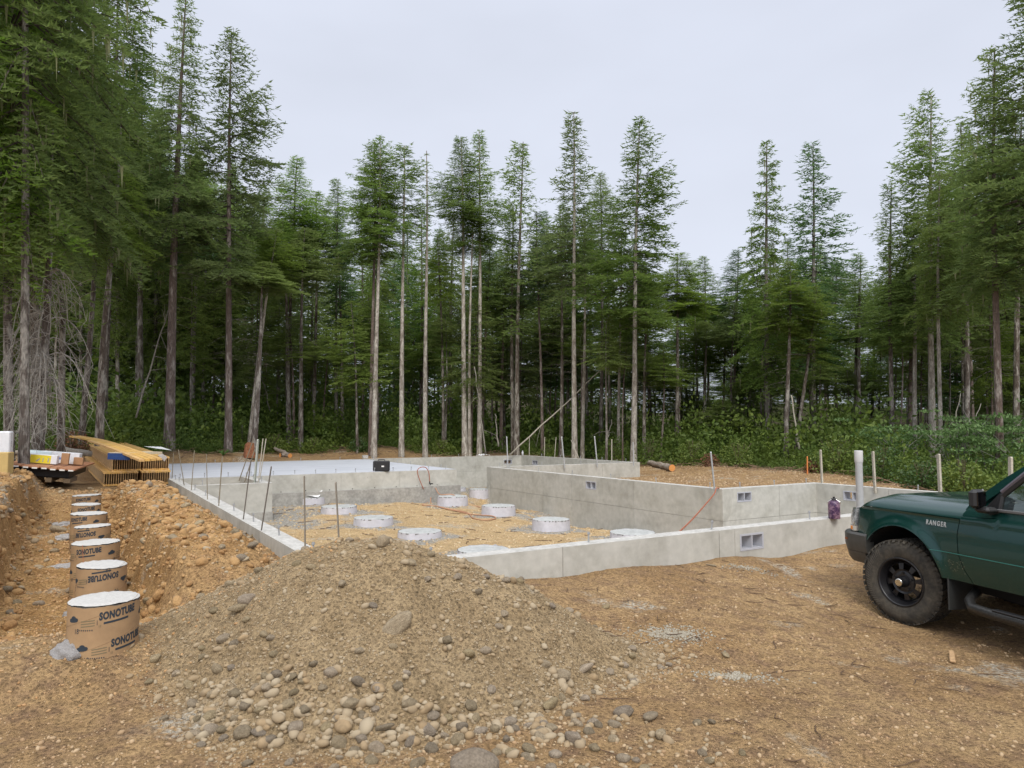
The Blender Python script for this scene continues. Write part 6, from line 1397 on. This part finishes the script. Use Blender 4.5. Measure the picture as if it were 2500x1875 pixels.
for k, (lb, px, dY, s_, m_, n) in enumerate([('rust brown dead shrub above the white box and board stack', 175, -.3, .75, redleaf, 900), ('rust tinted brush left of the joist stack planks', 262, -.3, .6, redleaf, 700), ('rust brown brush between the planks and the first reddish trunk', 330, -.2, .55, redleaf, 700),
    ('bright yellow green shrub right of the sage strap', 665, .3, .9, yellowleaf, 1300), ('bright shrub in the undergrowth left of the tool case', 760, .2, .8, yellowleaf, 1100), ('dark shrub below the first central trunk', 880, -.2, .7, darkleaf, 1100), ('bright shrub right of the tufted fir foot', 1080, .2, .8, yellowleaf, 1100),
    ('yellow green shrub behind the leaning wall stakes', 1340, .2, .7, yellowleaf, 1000), ('olive shrub at the foot of the broad spreading fir', 1500, -.1, 1.15, leafm, 1600), ('large olive shrub behind the corner strap', 1585, .1, 1.2, leafm, 1800), ('yellow green shrub behind the felled log', 1690, .3, 1.1, yellowleaf, 1400),
    ('shrub with rusty twigs right of the felled log', 1735, -.3, .55, redleaf, 500), ('yellow green shrub behind the corner hose stake', 1800, .2, 1.0, yellowleaf, 1300), ('tall bright shrub left of the white pipe', 2040, .3, 1.2, yellowleaf, 1900), ('rusty brush pile by the orange stake', 1985, -.5, .45, redleaf, 600),
    ('dark shrub behind the white pipe', 2150, .1, 1.1, darkleaf, 1500), ('bright low shrub above the truck hood', 2350, -.1, 1.0, yellowleaf, 1500), ('low dark shrub left of the truck mirror', 2250, -.2, .8, darkleaf, 1200)]):
    shrub(lb, px, dY, s_, m_, n, seed=k)
for k, (lb, px, dY, hh) in enumerate([('vine maple with pale green layered leaves right of the forked fir', 2190, 4.0, 2.2), ('vine maple with pale layered leaves behind the hood stake', 2330, 3.6, 2.9), ('vine maple spreading beside the mossy fir', 2410, 4.3, 3.0), ('small vine maple at the right frame edge', 2490, 3.5, 2.4)]):
    ce = clearing_edge(px); b = atY(px, 1100, ce+dY); z = gz(b[0], b[1]); root = thing('vine_maple', lb, 'small tree', (b[0], b[1], z)); rs = np.random.RandomState(k+60); q = MB(); LV = []
    for j in range(9):
        a = rs.rand()*6.28; tp = np.array([math.cos(a)*rs.uniform(.4, 1.5), math.sin(a)*rs.uniform(.4, 1.3), hh*.7*rs.uniform(.55, 1)]); m_ = tp*np.array([.35, .35, .6]); q.tube([(0, 0, 0), m_, tp], [.018, .012, .004], 5)
        for l_ in range(4):
            c_ = m_+(tp-m_)*rs.rand()+rs.randn(3)*np.array([.3, .3, .1]); lc = leafcluster(k*50+j*7+l_, 60, .38, .07, .085, .0); LV.append(lc+c_)
    q.ob('stems', mat('pale_shrub_stem', (.26, .25, .22), .9), root); v = np.concatenate(LV); me = mkmesh('foliage', v, np.arange(len(v)).reshape(-1, 4), maple); at_ = me.attributes.new('tint', 'FLOAT', 'POINT'); at_.data.foreach_set('value', np.repeat(rs.rand(len(v)//4), 4).astype(np.float32)); link('foliage', me, root)
for k, (lb, px, Y, hpx, hw) in enumerate([('small fir sapling in the undergrowth left of centre', 765, 30, 105, 34), ('young fir sapling among the brush behind the reddish trunk', 590, 27.5, 70, 26), ('low fir sapling near the brush pile at the right', 2120, 22, 70, 24)]):
    b = atY(px, 1095, Y); z = gz(b[0], b[1]); me, Hc, Rr = CR['low']; root = thing('fir_sapling', lb, 'sapling', (b[0], b[1], z)); hh = hpx*Y/F_PX
    link('crown', me, root, (0, 0, .1), (0, 0, k), (hw*Y/F_PX/Rr, hw*Y/F_PX/Rr, hh/Hc)); link('trunk', trunk_mesh(hh, .02, (0, 0), .0, bark, k), root)
# sword ferns / grass by trunks
fern = mat('fern_fronds', (.07, .14, .025), .6, transl=.3)
for k, (lb, px, py) in enumerate([('bright fern left of the reddish trunk behind the slab', 492, 1098), ('low fern at the foot of the reddish trunk', 545, 1112)]):
    g = hit(px, py); root = thing('sword_fern', lb, 'fern', g); rs = np.random.RandomState(k); 
    for j in range(11):
        a = rs.rand()*6.28; L = rs.uniform(.35, .6); q = MB(); v = []
        for i in range(9):
            u = i/8; c_ = np.array([math.cos(a)*L*u, math.sin(a)*L*u, L*(1.1*u-.95*u*u)]); w_ = .055*math.sin(3.1*min(1, u+.08))*(1 if i % 2 else .6)+.003; sd = np.array([-math.sin(a), math.cos(a), 0]); v += [c_-sd*w_, c_+sd*w_]
        q.add(v, [(2*i, 2*i+1, 2*i+3, 2*i+2) for i in range(8)]); q.ob('frond', fern, root)
# logs
logb = mat('log_bark', (.17, .12, .09), .95, col2=(.36, .32, .27), vscale=9, bump=.02, bscale=20); cutw = mat('fresh_cut_wood', (.62, .27, .08), .8, var=.15, vscale=10)
def log(label, a, b, r_, name='felled_log', seed=0, n=8, m_=None):
    root = thing(name, label, 'log', a); d_ = np.array(b)-np.array(a); rs = np.random.RandomState(seed); q = MB(); q.tube([d_*i/n+rs.randn(3)*.012*(0 < i < n) for i in range(n+1)], [r_*(1-.25*i/n) for i in range(n+1)], 12, cap=False); q.ob('bark', m_ or logb, root, smooth=True)
    un = d_/np.linalg.norm(d_); s1 = np.cross(un, (0, 0, 1)); s1 /= np.linalg.norm(s1); s2 = np.cross(un, s1)
    for c_, rr, off in ((np.zeros(3), r_, -.003), (d_, r_*.75, .003)):
        q = MB(); q.add([c_+un*off+rr*.97*(math.cos(t)*s1+math.sin(t)*s2) for t in np.linspace(0, 6.283, 17)[:-1]], [tuple(range(16))]); q.ob('cut_end', cutw, root)
    return root
g = hit(1641, 1152); g2 = hit(1600, 1138); rl = .125
log('short felled log with an orange cut end on the dirt beyond the corner', g+(0, 0, rl), g2+(-.2, .2, rl), rl, seed=1)
g = hit(708, 1118); g2 = hit(671, 1108); log('short stripped log with an orange end behind the slab', g+(0, 0, .08), g2+(0, 0, .2), .085, seed=2)
g = hit(684, 1116); log('round log piece lying left of the stripped log', g+(0, 0, .07), g+(.25, .3, .07), .08, seed=3)
g = hit(365, 1073, 12); g2 = hit(160, 1062, 12); Yl = 21.3; a_ = atY(365, 1071, Yl); b_ = atY(150, 1064, Yl); a_[2] = gz(a_[0], a_[1])+.09; b_[2] = gz(b_[0], b_[1])+.12
log('long weathered log lying along the edge of the wood behind the planks', b_, a_, .10, seed=4, m_=deadm)
a_ = atY(20, 1070, 20.6); b_ = atY(150, 1062, 21.0); a_[2] = gz(a_[0], a_[1])+.07; b_[2] = gz(b_[0], b_[1])+.09; log('brown stripped log at the left end of the weathered one', a_, b_, .07, seed=5)
g = hit(607, 1118); st = thing('tree_stump', 'red brown splintered stump behind the sage strap', 'stump', g)
rs = np.random.RandomState(3); v = []; f = []; n = 14
for j in range(4):
    for k in range(n): a = 6.283*k/n; r_ = .16*(1.25-.12*j)*(1+.2*math.sin(3*a)); v.append((r_*math.cos(a), r_*math.sin(a), .14*j+(.12*rs.rand() if j == 3 else 0)))
for j in range(3):
    for k in range(n): f.append((j*n+k, j*n+(k+1) % n, (j+1)*n+(k+1) % n, (j+1)*n+k))
f.append(tuple(3*n+k for k in range(n))); link('stump_wood', mkmesh('stump_wood', v, f, mat('red_rotten_wood', (.22, .075, .035), .95, col2=(.30, .13, .06), vscale=6, var=.3)), st)
# brush litter along the clearing edge
q = MB(); rs = np.random.RandomState(9)
for k in range(420):
    px = rs.uniform(100, 2500); ce = clearing_edge(px); b = atY(px, 1100, ce+rs.uniform(-1.0, .8)); z = gz(b[0], b[1]); a = rs.rand()*6.28; L = rs.uniform(.2, .9); e_ = rs.uniform(0, .5)
    q.tube([(b[0], b[1], z+.02), (b[0]+L*.5*math.cos(a), b[1]+L*.5*math.sin(a), z+.05+L*.3*e_), (b[0]+L*math.cos(a+.3), b[1]+L*math.sin(a+.3), z+L*.5*e_)], [.010, .008, .003], 4)
tag(q.ob('brush_litter', mat('litter_twig', (.20, .13, .085), .9, var=.4, vscale=3)), 'broken twigs and slash along the edge of the wood', 'brush', kind='stuff')
